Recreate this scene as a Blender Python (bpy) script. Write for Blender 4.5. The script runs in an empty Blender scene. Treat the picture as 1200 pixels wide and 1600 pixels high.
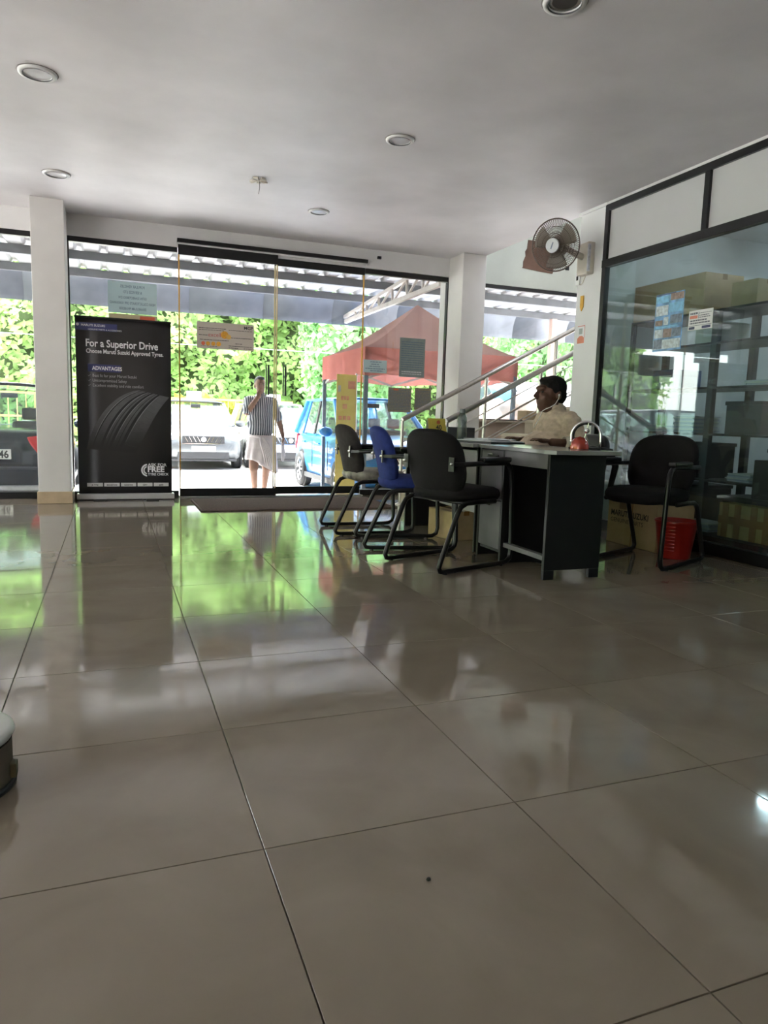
import bpy, bmesh, math, random
import numpy as np
from mathutils import Vector, Matrix

random.seed(7)
rng = np.random.default_rng(7)
S = bpy.context.scene
COL = S.collection
PI = math.pi

# ------------------------------------------------------------------ camera
YAW, PITCH, ROLL, EYE = .36683, -.13021, .03053, 0.897
cam_data = bpy.data.cameras.new('camera')
cam_data.sensor_fit = 'HORIZONTAL'; cam_data.sensor_width = 36.0
cam_data.lens = 36.0 * 1110.0 / 1200.0
cam_data.clip_start = 0.05; cam_data.clip_end = 400
cam = bpy.data.objects.new('camera', cam_data); COL.objects.link(cam)
_f = Vector((math.sin(YAW)*math.cos(PITCH), math.cos(YAW)*math.cos(PITCH), math.sin(PITCH)))
_r = Vector((math.cos(YAW), -math.sin(YAW), 0)); _u = _r.cross(_f)
_r2 = _r*math.cos(ROLL) + _u*math.sin(ROLL); _u2 = _u*math.cos(ROLL) - _r*math.sin(ROLL)
_m = Matrix((_r2, _u2, -_f)).transposed().to_4x4(); _m.translation = (0, 0, EYE)
cam.matrix_world = _m
S.camera = cam

# ------------------------------------------------------------------ world, sun, exposure
w = bpy.data.worlds.new('world'); S.world = w; w.use_nodes = True
_n = w.node_tree.nodes; _bg = _n['Background']
_sky = _n.new('ShaderNodeTexSky'); _sky.sky_type = 'NISHITA'; _sky.sun_disc = False
_sky.sun_elevation = math.radians(58); _sky.sun_rotation = math.radians(-35); _sky.air_density = 1.0; _sky.dust_density = 4.0; _sky.ozone_density = 1.0
_mixw = _n.new('ShaderNodeMixRGB'); _mixw.inputs[0].default_value = .55; _mixw.inputs[2].default_value = (7.0, 7.2, 7.4, 1)
w.node_tree.links.new(_sky.outputs[0], _mixw.inputs[1]); w.node_tree.links.new(_mixw.outputs[0], _bg.inputs[0])
_bg.inputs[1].default_value = 0.26
sun_d = bpy.data.lights.new('sun', 'SUN'); sun_d.energy = 3.2; sun_d.angle = math.radians(2.5); sun_d.color = (1, .965, .93)
sun = bpy.data.objects.new('sun', sun_d); COL.objects.link(sun); sun.location = (-6, 12, 18)
sun.rotation_euler = Vector((.42, -.38, -.82)).to_track_quat('-Z', 'Y').to_euler()
S.view_settings.view_transform = 'Standard'; S.view_settings.look = 'None'
S.view_settings.gamma = 1.0; S.view_settings.use_curve_mapping = False
S.view_settings.exposure = 2.95
S.cycles.use_denoising = True
S.cycles.max_bounces = 12; S.cycles.diffuse_bounces = 6; S.cycles.glossy_bounces = 5
S.cycles.transparent_max_bounces = 24; S.cycles.transmission_bounces = 6
S.cycles.caustics_reflective = False; S.cycles.caustics_refractive = False
S.cycles.sample_clamp_indirect = 8.0

# ------------------------------------------------------------------ materials
MATS = {}
def M(name, col, rough=.5, metal=0., var=.08, vs=9., bump=0., bs=60., spec=.5, coat=0., detail=3., dark=None):
    """principled material whose colour wanders a little with object-space noise"""
    if name in MATS: return MATS[name]
    m = bpy.data.materials.new(name); m.use_nodes = True; t = m.node_tree; n = t.nodes; b = n['Principled BSDF']
    tc = n.new('ShaderNodeTexCoord')
    nz = n.new('ShaderNodeTexNoise'); nz.inputs['Scale'].default_value = vs; nz.inputs['Detail'].default_value = detail
    t.links.new(tc.outputs['Object'], nz.inputs['Vector'])
    rp = n.new('ShaderNodeValToRGB'); rp.color_ramp.elements[0].position = .3; rp.color_ramp.elements[1].position = .7
    c0 = tuple(max(0, c*(1-var)) for c in col) if dark is None else dark
    c1 = tuple(min(1, c*(1+var)) for c in col)
    rp.color_ramp.elements[0].color = (*c0, 1); rp.color_ramp.elements[1].color = (*c1, 1)
    t.links.new(nz.outputs['Fac'], rp.inputs[0]); t.links.new(rp.outputs[0], b.inputs['Base Color'])
    b.inputs['Roughness'].default_value = rough; b.inputs['Metallic'].default_value = metal
    b.inputs['Specular IOR Level'].default_value = spec
    if coat: b.inputs['Coat Weight'].default_value = coat; b.inputs['Coat Roughness'].default_value = .06
    if bump:
        n2 = n.new('ShaderNodeTexNoise'); n2.inputs['Scale'].default_value = bs; n2.inputs['Detail'].default_value = 4
        t.links.new(tc.outputs['Object'], n2.inputs['Vector'])
        bp = n.new('ShaderNodeBump'); bp.inputs['Strength'].default_value = bump; bp.inputs['Distance'].default_value = .01
        t.links.new(n2.outputs['Fac'], bp.inputs['Height']); t.links.new(bp.outputs[0], b.inputs['Normal'])
    MATS[name] = m
    return m

def glass(name, tint=(.93, .96, .95), dust=.02, ior=1.5, rough=0.):
    if name in MATS: return MATS[name]
    m = bpy.data.materials.new(name); m.use_nodes = True; t = m.node_tree; n = t.nodes
    n.remove(n['Principled BSDF']); out = n['Material Output']
    tr = n.new('ShaderNodeBsdfTransparent'); tr.inputs[0].default_value = (*tint, 1)
    gl = n.new('ShaderNodeBsdfGlossy'); gl.inputs['Roughness'].default_value = rough; gl.inputs[0].default_value = (1, 1, 1, 1)
    fr = n.new('ShaderNodeFresnel'); ge = n.new('ShaderNodeNewGeometry')   # thin sheet: the same reflectance from both faces
    mi_ = n.new('ShaderNodeMapRange'); mi_.inputs[3].default_value = ior; mi_.inputs[4].default_value = 1/ior
    t.links.new(ge.outputs['Backfacing'], mi_.inputs[0]); t.links.new(mi_.outputs[0], fr.inputs[0])
    m1 = n.new('ShaderNodeMixShader'); t.links.new(fr.outputs[0], m1.inputs[0]); t.links.new(tr.outputs[0], m1.inputs[1]); t.links.new(gl.outputs[0], m1.inputs[2])
    df = n.new('ShaderNodeBsdfDiffuse'); df.inputs[0].default_value = (.8, .8, .78, 1)
    nz = n.new('ShaderNodeTexNoise'); nz.inputs['Scale'].default_value = 5; nz.inputs['Detail'].default_value = 6
    tc = n.new('ShaderNodeTexCoord'); t.links.new(tc.outputs['Object'], nz.inputs['Vector'])
    mr = n.new('ShaderNodeMapRange'); mr.inputs[1].default_value = .35; mr.inputs[2].default_value = .75; mr.inputs[3].default_value = dust*.4; mr.inputs[4].default_value = dust*1.6
    t.links.new(nz.outputs['Fac'], mr.inputs[0])
    m2 = n.new('ShaderNodeMixShader'); t.links.new(mr.outputs[0], m2.inputs[0]); t.links.new(m1.outputs[0], m2.inputs[1]); t.links.new(df.outputs[0], m2.inputs[2])
    t.links.new(m2.outputs[0], out.inputs[0])
    MATS[name] = m
    return m

def thin(name, col, trans=.4, var=.15, vs=4., rough_mix=0.):
    """thin sheet that lets light through: paper, leaf, cloth"""
    if name in MATS: return MATS[name]
    m = bpy.data.materials.new(name); m.use_nodes = True; t = m.node_tree; n = t.nodes
    n.remove(n['Principled BSDF']); out = n['Material Output']
    tc = n.new('ShaderNodeTexCoord'); nz = n.new('ShaderNodeTexNoise'); nz.inputs['Scale'].default_value = vs; nz.inputs['Detail'].default_value = 3
    t.links.new(tc.outputs['Object'], nz.inputs['Vector'])
    rp = n.new('ShaderNodeValToRGB'); rp.color_ramp.elements[0].position = .3; rp.color_ramp.elements[1].position = .7
    rp.color_ramp.elements[0].color = (*[c*(1-var) for c in col], 1); rp.color_ramp.elements[1].color = (*[min(1, c*(1+var)) for c in col], 1)
    t.links.new(nz.outputs['Fac'], rp.inputs[0])
    df = n.new('ShaderNodeBsdfDiffuse'); tl = n.new('ShaderNodeBsdfTranslucent')
    t.links.new(rp.outputs[0], df.inputs[0]); t.links.new(rp.outputs[0], tl.inputs[0])
    mx = n.new('ShaderNodeMixShader'); mx.inputs[0].default_value = trans
    t.links.new(df.outputs[0], mx.inputs[1]); t.links.new(tl.outputs[0], mx.inputs[2])
    t.links.new(mx.outputs[0], out.inputs[0])
    MATS[name] = m
    return m

# ------------------------------------------------------------------ mesh helpers
class B:
    def __init__(s): s.v = []; s.f = []; s.mi = []
    def add(s, vs, fs, mi=0):
        o = len(s.v); s.v += [tuple(p) for p in vs]; s.f += [tuple(i+o for i in f) for f in fs]; s.mi += [mi]*len(fs); return s
    def box(s, lo, hi, mi=0):
        x0, y0, z0 = lo; x1, y1, z1 = hi
        return s.add([(x0,y0,z0),(x1,y0,z0),(x1,y1,z0),(x0,y1,z0),(x0,y0,z1),(x1,y0,z1),(x1,y1,z1),(x0,y1,z1)],
                     [(0,3,2,1),(4,5,6,7),(0,1,5,4),(1,2,6,5),(2,3,7,6),(3,0,4,7)], mi)
    def cbox(s, c, sz, mi=0): return s.box([c[i]-sz[i]/2 for i in range(3)], [c[i]+sz[i]/2 for i in range(3)], mi)
    def bar(s, p0, p1, wd, ht, up=(0,0,1), mi=0):
        p0, p1, up = Vector(p0), Vector(p1), Vector(up); d = (p1-p0).normalized()
        a = d.cross(up)
        if a.length < 1e-4: a = d.cross(Vector((1,0,0)))
        a.normalize(); b = a.cross(d); vs = []
        for p in (p0, p1):
            for i, j in ((-1,-1),(1,-1),(1,1),(-1,1)): vs.append(p + a*(wd/2*i) + b*(ht/2*j))
        return s.add(vs, [(0,1,2,3),(7,6,5,4),(0,4,5,1),(1,5,6,2),(2,6,7,3),(3,7,4,0)], mi)
    def cyl(s, p0, p1, r0, r1=None, n=12, caps=True, mi=0):
        r1 = r0 if r1 is None else r1
        p0, p1 = Vector(p0), Vector(p1); d = (p1-p0).normalized()
        a = d.cross(Vector((0,0,1)))
        if a.length < 1e-4: a = Vector((1,0,0))
        a.normalize(); b = d.cross(a); vs = []
        for p, r in ((p0, r0), (p1, r1)):
            for i in range(n):
                t = 2*PI*i/n; vs.append(p + a*(r*math.cos(t)) + b*(r*math.sin(t)))
        fs = [(i, (i+1) % n, n+(i+1) % n, n+i) for i in range(n)]
        if caps: fs += [tuple(range(n-1, -1, -1)), tuple(range(n, 2*n))]
        return s.add(vs, fs, mi)
    def tube(s, pts, r, n=8, closed=False, mi=0):
        pts = [Vector(p) for p in pts]; N = len(pts); rs = r if isinstance(r, (list, tuple)) else [r]*N
        vs = []; pa = None
        for i, p in enumerate(pts):
            if closed: d = pts[(i+1) % N]-pts[i-1]
            else: d = pts[min(i+1, N-1)]-pts[max(i-1, 0)]
            d.normalize()
            if pa is None:
                a = d.cross(Vector((0,0,1)))
                if a.length < 1e-3: a = d.cross(Vector((0,1,0)))
            else: a = pa - d*pa.dot(d)
            a.normalize(); pa = a; b = d.cross(a)
            for k in range(n):
                t = 2*PI*k/n; vs.append(p + (a*math.cos(t)+b*math.sin(t))*rs[i])
        fs = []
        for i in range(N if closed else N-1):
            j = (i+1) % N
            for k in range(n): fs.append((i*n+k, i*n+(k+1) % n, j*n+(k+1) % n, j*n+k))
        if not closed: fs += [tuple(range(n-1, -1, -1)), tuple(range((N-1)*n, N*n))]
        return s.add(vs, fs, mi)
    def lathe(s, prof, c=(0,0,0), n=24, mi=0, axis='z', a0=0., a1=2*PI):
        vs = []; full = abs(a1-a0-2*PI) < 1e-6; cnt = n if full else n+1
        for r, z in prof:
            for i in range(cnt):
                t = a0+(a1-a0)*i/n; x, y = r*math.cos(t), r*math.sin(t)
                q = {'z': (x, y, z), 'x': (z, x, y), 'y': (x, z, y)}[axis]
                vs.append((c[0]+q[0], c[1]+q[1], c[2]+q[2]))
        fs = []
        for j in range(len(prof)-1):
            for i in range(n):
                k = (i+1) % cnt; fs.append((j*cnt+i, j*cnt+k, (j+1)*cnt+k, (j+1)*cnt+i))
        return s.add(vs, fs, mi)
    def prism(s, poly, fn, d0, d1, mi=0):
        """poly of (a,b), fn(a,b,d)->point"""
        n = len(poly); vs = [fn(a, b, d0) for a, b in poly]+[fn(a, b, d1) for a, b in poly]
        fs = [tuple(range(n-1, -1, -1)), tuple(range(n, 2*n))]+[(i, (i+1) % n, n+(i+1) % n, n+i) for i in range(n)]
        return s.add(vs, fs, mi)
    def grid(s, fn, nu, nv, mi=0, cu=False):
        vs = [fn(i/nu, j/nv) for i in range(nu+1) for j in range(nv+1)]
        fs = [(i*(nv+1)+j, (i+1)*(nv+1)+j, (i+1)*(nv+1)+j+1, i*(nv+1)+j+1) for i in range(nu) for j in range(nv)]
        return s.add(vs, fs, mi)
    def ell(s, c, r, n=16, m=10, mi=0, rot=None):
        vs = []; c = Vector(c)
        for j in range(m+1):
            ph = PI*j/m
            for i in range(n):
                t = 2*PI*i/n; p = Vector((r[0]*math.sin(ph)*math.cos(t), r[1]*math.sin(ph)*math.sin(t), r[2]*math.cos(ph)))
                if rot is not None: p = rot @ p
                vs.append(c+p)
        fs = [(j*n+i, (j+1)*n+i, (j+1)*n+(i+1) % n, j*n+(i+1) % n) for j in range(m) for i in range(n)]
        return s.add(vs, fs, mi)
    def mesh(s, name, recalc=True):
        me = bpy.data.meshes.new(name); me.from_pydata(s.v, [], s.f)
        if recalc:
            bm = bmesh.new(); bm.from_mesh(me); bmesh.ops.remove_doubles(bm, verts=bm.verts, dist=1e-5)
            bmesh.ops.recalc_face_normals(bm, faces=bm.faces)
            bm.to_mesh(me); bm.free()
        return me
    def build(s, name, mat, parent=None, smooth=False, bevel=0., seg=2, loc=None, rz=None, solid=0., recalc=True, sub=0, auto=None):
        me = s.mesh(name, recalc)
        ms = mat if isinstance(mat, (list, tuple)) else [mat]
        for m in ms: me.materials.append(m)
        if len(ms) > 1 and len(me.polygons) == len(s.mi):
            me.polygons.foreach_set('material_index', s.mi)
        return link(name, me, parent, smooth, bevel, seg, loc, rz, solid, sub, auto)

def link(name, me, parent=None, smooth=False, bevel=0., seg=2, loc=None, rz=None, solid=0., sub=0, auto=None):
    o = bpy.data.objects.new(name, me); COL.objects.link(o)
    if parent: o.parent = parent
    if loc is not None: o.location = loc
    if rz is not None: o.rotation_euler = (0, 0, rz)
    if smooth:
        me.polygons.foreach_set('use_smooth', [True]*len(me.polygons))
        if auto: me.set_sharp_from_angle(angle=math.radians(auto))
    if solid:
        k = o.modifiers.new('solid', 'SOLIDIFY'); k.thickness = solid; k.offset = 0
    if bevel:
        k = o.modifiers.new('bevel', 'BEVEL'); k.width = bevel; k.segments = seg; k.limit_method = 'ANGLE'; k.angle_limit = math.radians(35)
        k.harden_normals = False
    if sub:
        k = o.modifiers.new('sub', 'SUBSURF'); k.levels = sub; k.render_levels = sub
    return o

def tag(o, label, cat=None, group=None, kind=None):
    o['label'] = label
    if cat: o['category'] = cat
    if group: o['group'] = group
    if kind: o['kind'] = kind
    return o
def thing(name, label, cat, loc=(0,0,0), rz=0., group=None, kind=None):
    o = bpy.data.objects.new(name, None); COL.objects.link(o); o.empty_display_size = .1
    o.location = loc; o.rotation_euler = (0, 0, rz)
    return tag(o, label, cat, group, kind)
def copy_tree(o, parent=None):
    c = o.copy(); COL.objects.link(c); c.parent = parent
    for ch in list(o.children): copy_tree(ch, c)
    return c

def text(s, size, mat, parent, fn, name='lettering', align='LEFT', weight=0., mirror=False, squeeze=1., label=None, thick=.0004):
    """flat lettering: glyph plane (a,b) mapped to parent space by fn(a,b,d); d is the height off the surface"""
    cu = bpy.data.curves.new('txt', 'FONT'); cu.body = s; cu.size = size; cu.align_x = align; cu.offset = weight; cu.resolution_u = 3
    ob = bpy.data.objects.new('txt', cu); COL.objects.link(ob)
    dg = bpy.context.evaluated_depsgraph_get(); me = bpy.data.meshes.new_from_object(ob.evaluated_get(dg))
    bpy.data.objects.remove(ob); bpy.data.curves.remove(cu)
    for v in me.vertices:
        a, b_ = v.co.x*squeeze*(-1 if mirror else 1), v.co.y
        v.co = fn(a, b_, thick)
    me.materials.clear(); me.materials.append(mat)
    o = link(name, me, parent)
    if label: o['label'] = label
    return o

def blob(name, prims, mat, parent=None, voxel=.012, smooth=8, loc=(0,0,0), extra=None):
    """one continuous surface: capsules/ellipsoids fused by a voxel remesh. prims in world space; loc = origin"""
    b = B()
    for p in prims:
        if p[0] == 'c':
            _, a, c, r0, r1 = p; a, c = Vector(a), Vector(c); K = 5
            for i in range(K+1):
                t = i/K; r = r0+(r1-r0)*t; b.ell(a.lerp(c, t), (r, r, r), 12, 8)
            b.cyl(a, c, r0*.98, r1*.98, 12)
        else:
            b.ell(p[1], p[2], 18, 12, rot=p[3] if len(p) > 3 else None)
    me = b.mesh(name, False)
    off = Vector(loc)
    ob = bpy.data.objects.new('tmp', me); COL.objects.link(ob)
    k = ob.modifiers.new('r', 'REMESH'); k.mode = 'VOXEL'; k.voxel_size = voxel
    k2 = ob.modifiers.new('s', 'SMOOTH'); k2.iterations = smooth; k2.factor = .5
    dg = bpy.context.evaluated_depsgraph_get(); m2 = bpy.data.meshes.new_from_object(ob.evaluated_get(dg))
    bpy.data.objects.remove(ob); bpy.data.meshes.remove(me)
    for v in m2.vertices:
        if extra: v.co = extra(v.co)
        v.co -= off
    m2.materials.clear(); m2.materials.append(mat)
    return link(name, m2, parent, True)

def par_local(parent, p):  # world point into an unrotated thing's frame
    return (p[0]-parent.location[0], p[1]-parent.location[1], p[2]-parent.location[2])

# ================================================================== THE SETTING
CZ = 2.79
black = M('black aluminium', (.012, .012, .014), .35, .3, .2, 20)
white_paint = M('white wall paint', (.72, .71, .715), .6, 0, .05, 3, .06, 90)
green_white = M('aged white plaster', (.58, .61, .55), .65, 0, .07, 2.2, .08, 80)
ceil_m = M('ceiling plaster', (.755, .735, .76), .5, 0, .11, 1.4, .16, 2.6, detail=8)
skirt = M('tan skirting tile', (.50, .38, .25), .35, 0, .12, 8)
steel = M('brushed steel', (.55, .52, .49), .28, .9, .08, 40)
chrome = M('chrome', (.75, .75, .76), .12, 1., .03, 10)
plastic_blk = M('black plastic', (.012, .012, .013), .38, 0, .2, 30)
paper_w = M('white paper', (.82, .82, .84), .7, 0, .03, 20)
pane_front = glass('front glass', (.96, .98, .97), .016)
pane_part = glass('partition glass', (.80, .90, .90), .03, 1.55)

def tile_mat():
    m = bpy.data.materials.new('polished floor tile'); m.use_nodes = True; t = m.node_tree; n = t.nodes; b = n['Principled BSDF']
    tc = n.new('ShaderNodeTexCoord'); oi = n.new('ShaderNodeObjectInfo')
    mul = n.new('ShaderNodeVectorMath'); mul.operation = 'MULTIPLY_ADD'
    cmb = n.new('ShaderNodeCombineXYZ'); 
    for i in range(3): t.links.new(oi.outputs['Random'], cmb.inputs[i])
    t.links.new(cmb.outputs[0], mul.inputs[0]); mul.inputs[1].default_value = (37., 53., 11.); t.links.new(tc.outputs['Object'], mul.inputs[2])
    nz = n.new('ShaderNodeTexNoise'); nz.inputs['Scale'].default_value = 3.2; nz.inputs['Detail'].default_value = 6; nz.inputs['Distortion'].default_value = .6
    t.links.new(mul.outputs[0], nz.inputs['Vector'])
    rp = n.new('ShaderNodeValToRGB'); e = rp.color_ramp.elements
    e[0].position = .28; e[0].color = (.205, .171, .130, 1); e[1].position = .74; e[1].color = (.268, .23, .182, 1)
    t.links.new(nz.outputs['Fac'], rp.inputs[0]); t.links.new(rp.outputs[0], b.inputs['Base Color'])
    n2 = n.new('ShaderNodeTexNoise'); n2.inputs['Scale'].default_value = 7; n2.inputs['Detail'].default_value = 5
    mp = n.new('ShaderNodeMapping'); mp.inputs['Scale'].default_value = (.6, 2.2, 1)
    t.links.new(mul.outputs[0], mp.inputs[0]); t.links.new(mp.outputs[0], n2.inputs['Vector'])
    mr = n.new('ShaderNodeMapRange'); mr.inputs[1].default_value = .3; mr.inputs[2].default_value = .75; mr.inputs[3].default_value = .035; mr.inputs[4].default_value = .12
    t.links.new(n2.outputs['Fac'], mr.inputs[0]); t.links.new(mr.outputs[0], b.inputs['Roughness'])
    n3 = n.new('ShaderNodeTexNoise'); n3.inputs['Scale'].default_value = 14; n3.inputs['Detail'].default_value = 2
    t.links.new(mul.outputs[0], n3.inputs['Vector'])
    bp = n.new('ShaderNodeBump'); bp.inputs['Strength'].default_value = .012; bp.inputs['Distance'].default_value = .01
    t.links.new(n3.outputs['Fac'], bp.inputs['Height']); t.links.new(bp.outputs[0], b.inputs['Normal'])
    b.inputs['Specular IOR Level'].default_value = .62
    return m
tile_m = tile_mat()
grout = M('dark grout', (.13, .105, .08), .8, 0, .25, 30)

# floor: grout bed with real tiles lying on it
floor = B().box((-7, -4.5, -.29), (8, 8.06, -.004)).build('floor', grout)
tag(floor, 'polished beige tiled showroom floor with dark joints', kind='structure')
TX0, TY0, TPX, TPY = .2803, .7684, .6016, .5992
tile_cache = {}
def tile_mesh(wx, wy):
    k = (round(wx, 3), round(wy, 3))
    if k not in tile_cache:
        b = B(); g = .0016; c = .0004
        x, y = wx/2-g, wy/2-g
        vs = [(-x,-y,-.006),(x,-y,-.006),(x,y,-.006),(-x,y,-.006),(-x,-y,-c),(x,-y,-c),(x,y,-c),(-x,y,-c),(-x+c,-y+c,0),(x-c,-y+c,0),(x-c,y-c,0),(-x+c,y-c,0)]
        fs = [(0,1,5,4),(1,2,6,5),(2,3,7,6),(3,0,4,7),(4,5,9,8),(5,6,10,9),(6,7,11,10),(7,4,8,11),(8,9,10,11)]
        b.add(vs, fs); me = b.mesh('floor_tile', False); me.materials.append(tile_m); tile_cache[k] = me
    return tile_cache[k]
for i in range(-7, 7):
    for j in range(-3, 13):
        x0, y0 = TX0+(i)*TPX, TY0+j*TPY; x1, y1 = x0+TPX, min(y0+TPY, 8.06)
        if x0 > 3.9: x1 = 8.0
        if y1-y0 < .05: continue
        o = bpy.data.objects.new('floor_tile', tile_mesh(x1-x0, y1-y0)); COL.objects.link(o); o.parent = floor
        o.location = ((x0+x1)/2, (y0+y1)/2, 0)
for (xa, xb, ya, yb) in ((-7, TX0-7*TPX, -4.5, 8.06), (TX0-7*TPX, 8, -4.5, TY0-3*TPY)):
    b = B(); nx, ny = max(1, round((xb-xa)/1.2)), max(1, round((yb-ya)/1.2))
    for i in range(nx):
        for j in range(ny):
            x0 = xa+(xb-xa)*i/nx; x1 = xa+(xb-xa)*(i+1)/nx; y0 = ya+(yb-ya)*j/ny; y1 = ya+(yb-ya)*(j+1)/ny
            b.box((x0+.002, y0+.002, -.006), (x1-.002, y1-.002, 0))
    o = b.build('floor_tile', tile_m, floor); o['kind'] = 'stuff'

ceiling = B().box((-7, -4.5, CZ), (4.05, 8.1, 2.95)).box((4.05, -4.5, CZ), (8, 5.70, 2.95)).build('ceiling', ceil_m)
tag(ceiling, 'pale grey-white plastered flat ceiling', kind='structure')

# front beam, stair wall, dwarf wall
wf = B().box((-7, 7.86, 2.58), (4.05, 8.1, CZ)).build('wall_front', white_paint); tag(wf, 'white beam above the shop front glazing', kind='structure')
ws = B().box((4.05, 7.86, 2.555), (8, 8.1, 4.3)).box((4.05, 7.86, 4.95), (8, 8.1, 5.5)).build('wall_stairwell', green_white)
tag(ws, 'aged white plaster wall above the stair window with a missing patch', kind='structure')
patch = [(4.80, 3.12), (4.79, 3.02), (4.765, 2.98), (4.775, 2.93), (4.745, 2.86), (4.745, 2.80), (4.735, 2.785), (4.86, 2.775), (4.97, 2.765), (5.17, 2.755), (5.185, 2.79), (5.165, 2.83), (5.19, 2.87), (5.17, 2.92), (5.20, 3.0), (5.19, 3.12)]
B().prism(patch, lambda a, b_, d: (a, d, b_), 7.852, 7.862).build('bare_patch', M('bare brown render', (.15, .085, .06), .85, 0, .2, 7, .2, 40), ws)['label'] = 'bare brown patch where plaster is gone'
B().box((5.36, 7.85, 2.82), (5.41, 7.862, 2.87)).build('wall_socket_hole', plastic_blk, ws)
dw = B().box((4.05, 7.86, -.3), (8, 8.1, .90)).build('wall_under_window', M('beige render', (.52, .42, .33), .7, 0, .1, 4)); tag(dw, 'beige low wall under the stair window', kind='structure')
B().box((4.05, 7.80, .90), (8, 8.12, .925)).build('sill', M('stone sill', (.55, .47, .38), .4, 0, .1, 6), dw)
up = B().box((3.9, 5.5, 2.95), (4.05, 8.1, 5.5)).box((8, 5.66, 0), (8.15, 8.1, 5.5)).box((3.9, 5.5, 5.5), (8.15, 8.1, 5.62)).box((4.35, 5.70, 0), (8, 5.82, 5.5)).build('wall_upper', white_paint)
tag(up, 'white upper stairwell walls', kind='structure')
wb = B()
wb.box((-7.2, -4.7, 0), (8.15, -4.5, CZ))
tag(wb.build('wall_back', M('rear wall paint', (.42, .40, .38), .7, 0, .06, 2)), 'plain rear wall of the showroom', kind='structure')
wl = B()
for y in (-4.4, -1.4, 1.6, 4.6, 7.9): wl.box((-7.2, y-.15, 0), (-7, y+.15, CZ))
wl.box((-7.2, -4.5, 2.55), (-7, 8, CZ))
tag(wl.build('wall_left', white_paint), 'white left wall piers between side windows', kind='structure')
we = B().box((8, -4.5, 0), (8.15, 5.66, CZ)).build('wall_office', M('office wall', (.62, .66, .70), .6, 0, .05, 2)); tag(we, 'pale blue-grey back wall of the office', kind='structure')

def window(name, x0, x1, z0, z1, y=7.9, fw=.045, mull=(), label='', fy=.06, jl=1, jr=1, zb=.065):
    o = thing(name, label, None, (0, 0, 0), kind='structure')
    b = B(); b.box((x0, y-fy/2, z1-.05), (x1, y+fy/2, z1)).box((x0, y-fy/2, z0), (x1, y+fy/2, z0+zb))
    if jl: b.box((x0, y-fy/2, z0+.065), (x0+fw, y+fy/2, z1-.05))
    if jr: b.box((x1-fw, y-fy/2, z0+.065), (x1, y+fy/2, z1-.05))
    b.build('window_frame', black, o)
    xs = [x0+fw*jl]+list(mull)+[x1-fw*jr]
    for m in mull: B().box((m-fw/2, y-fy/2, z0+.065), (m+fw/2, y+fy/2, z1-.05)).build('mullion', black, o)
    for a, c in zip(xs[:-1], xs[1:]):
        B().box((a+.001, y-.004, z0+.06), (c-.001, y+.004, z1-.045)).build('pane', pane_front, o)
    return o
window('window_1', -7, -.655, 0, 2.58, mull=(-2.3, -3.9, -5.5), label='shop window left of the white pillar')
window('window_2', -.41, .66, 0, 2.58, jr=0, label='fixed glass panel behind the black tyre banner')
window('window_3', 2.71, 3.79, 0, 2.575, jl=0, label='fixed glass panel with papers stuck on beside the right pillar')
window('window_4', 4.05, 8.0, .925, 2.56, zb=.012, mull=(5.9,), label='stair window behind the steel railings')

# sliding glass door
door = thing('door_1', 'sliding glass entrance door with black rails', None, (0, 0, 0), kind='structure')
B().box((.655, 7.80, 2.622), (2.715, 7.87, 2.66)).build('door_track', black, door)
B().box((.655, 7.83, 2.604), (2.715, 7.862, 2.622)).build('track_lip', M('track white', (.8, .8, .8), .4), door)
amber = M('amber edge strip', (.78, .42, .06), .35, 0, .1, 6); amber2 = M('pale edge strip', (.80, .62, .34), .35, 0, .1, 6)  # strip colours mix orange tape with the painted glow of the glass edges
for k, (xa, xb, y, zt, zb) in enumerate(((.665, 1.70, 7.835, 2.604, .012), (1.675, 2.705, 7.885, 2.604, .022))):
    leaf = B().box((xa, y-.014, zt-.10), (xb, y+.014, zt)).build('top_rail', black, door)
    B().box((xa, y-.016, zb), (xb, y+.016, zb+.083)).build('bottom_rail', black, door)
    B().box((xa+.012, y-.005, zb+.08), (xb-.012, y+.005, zt-.095)).build('pane', pane_front, door)
    B().box((xa, y-.007, zb+.083), (xa+.013, y+.007, zt-.10)).build('edge_strip', amber if k == 0 else amber2, door)
    B().box((xb-.012, y-.007, zb+.083), (xb, y+.007, zt-.10)).build('edge_strip', amber2 if k == 0 else amber, door)
    hx = 1.585 if k == 0 else 1.785
    h = B().cyl((hx+.014, y-.05, 1.115), (hx+.014, y-.05, 1.44), .011).cyl((hx+.014, y, 1.15), (hx+.014, y-.05, 1.15), .007).cyl((hx+.014, y, 1.40), (hx+.014, y-.05, 1.40), .007).build('handle', black, door, True, auto=40)
    B().box((hx-.016, y-.04, 1.115), (hx-.002, y-.02, 1.44)).build('handle_plate', chrome, h)
B().box((.665, 7.78, 0), (2.71, 7.95, .010)).build('threshold', M('threshold steel', (.5, .5, .5), .3, .8), door)

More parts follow.
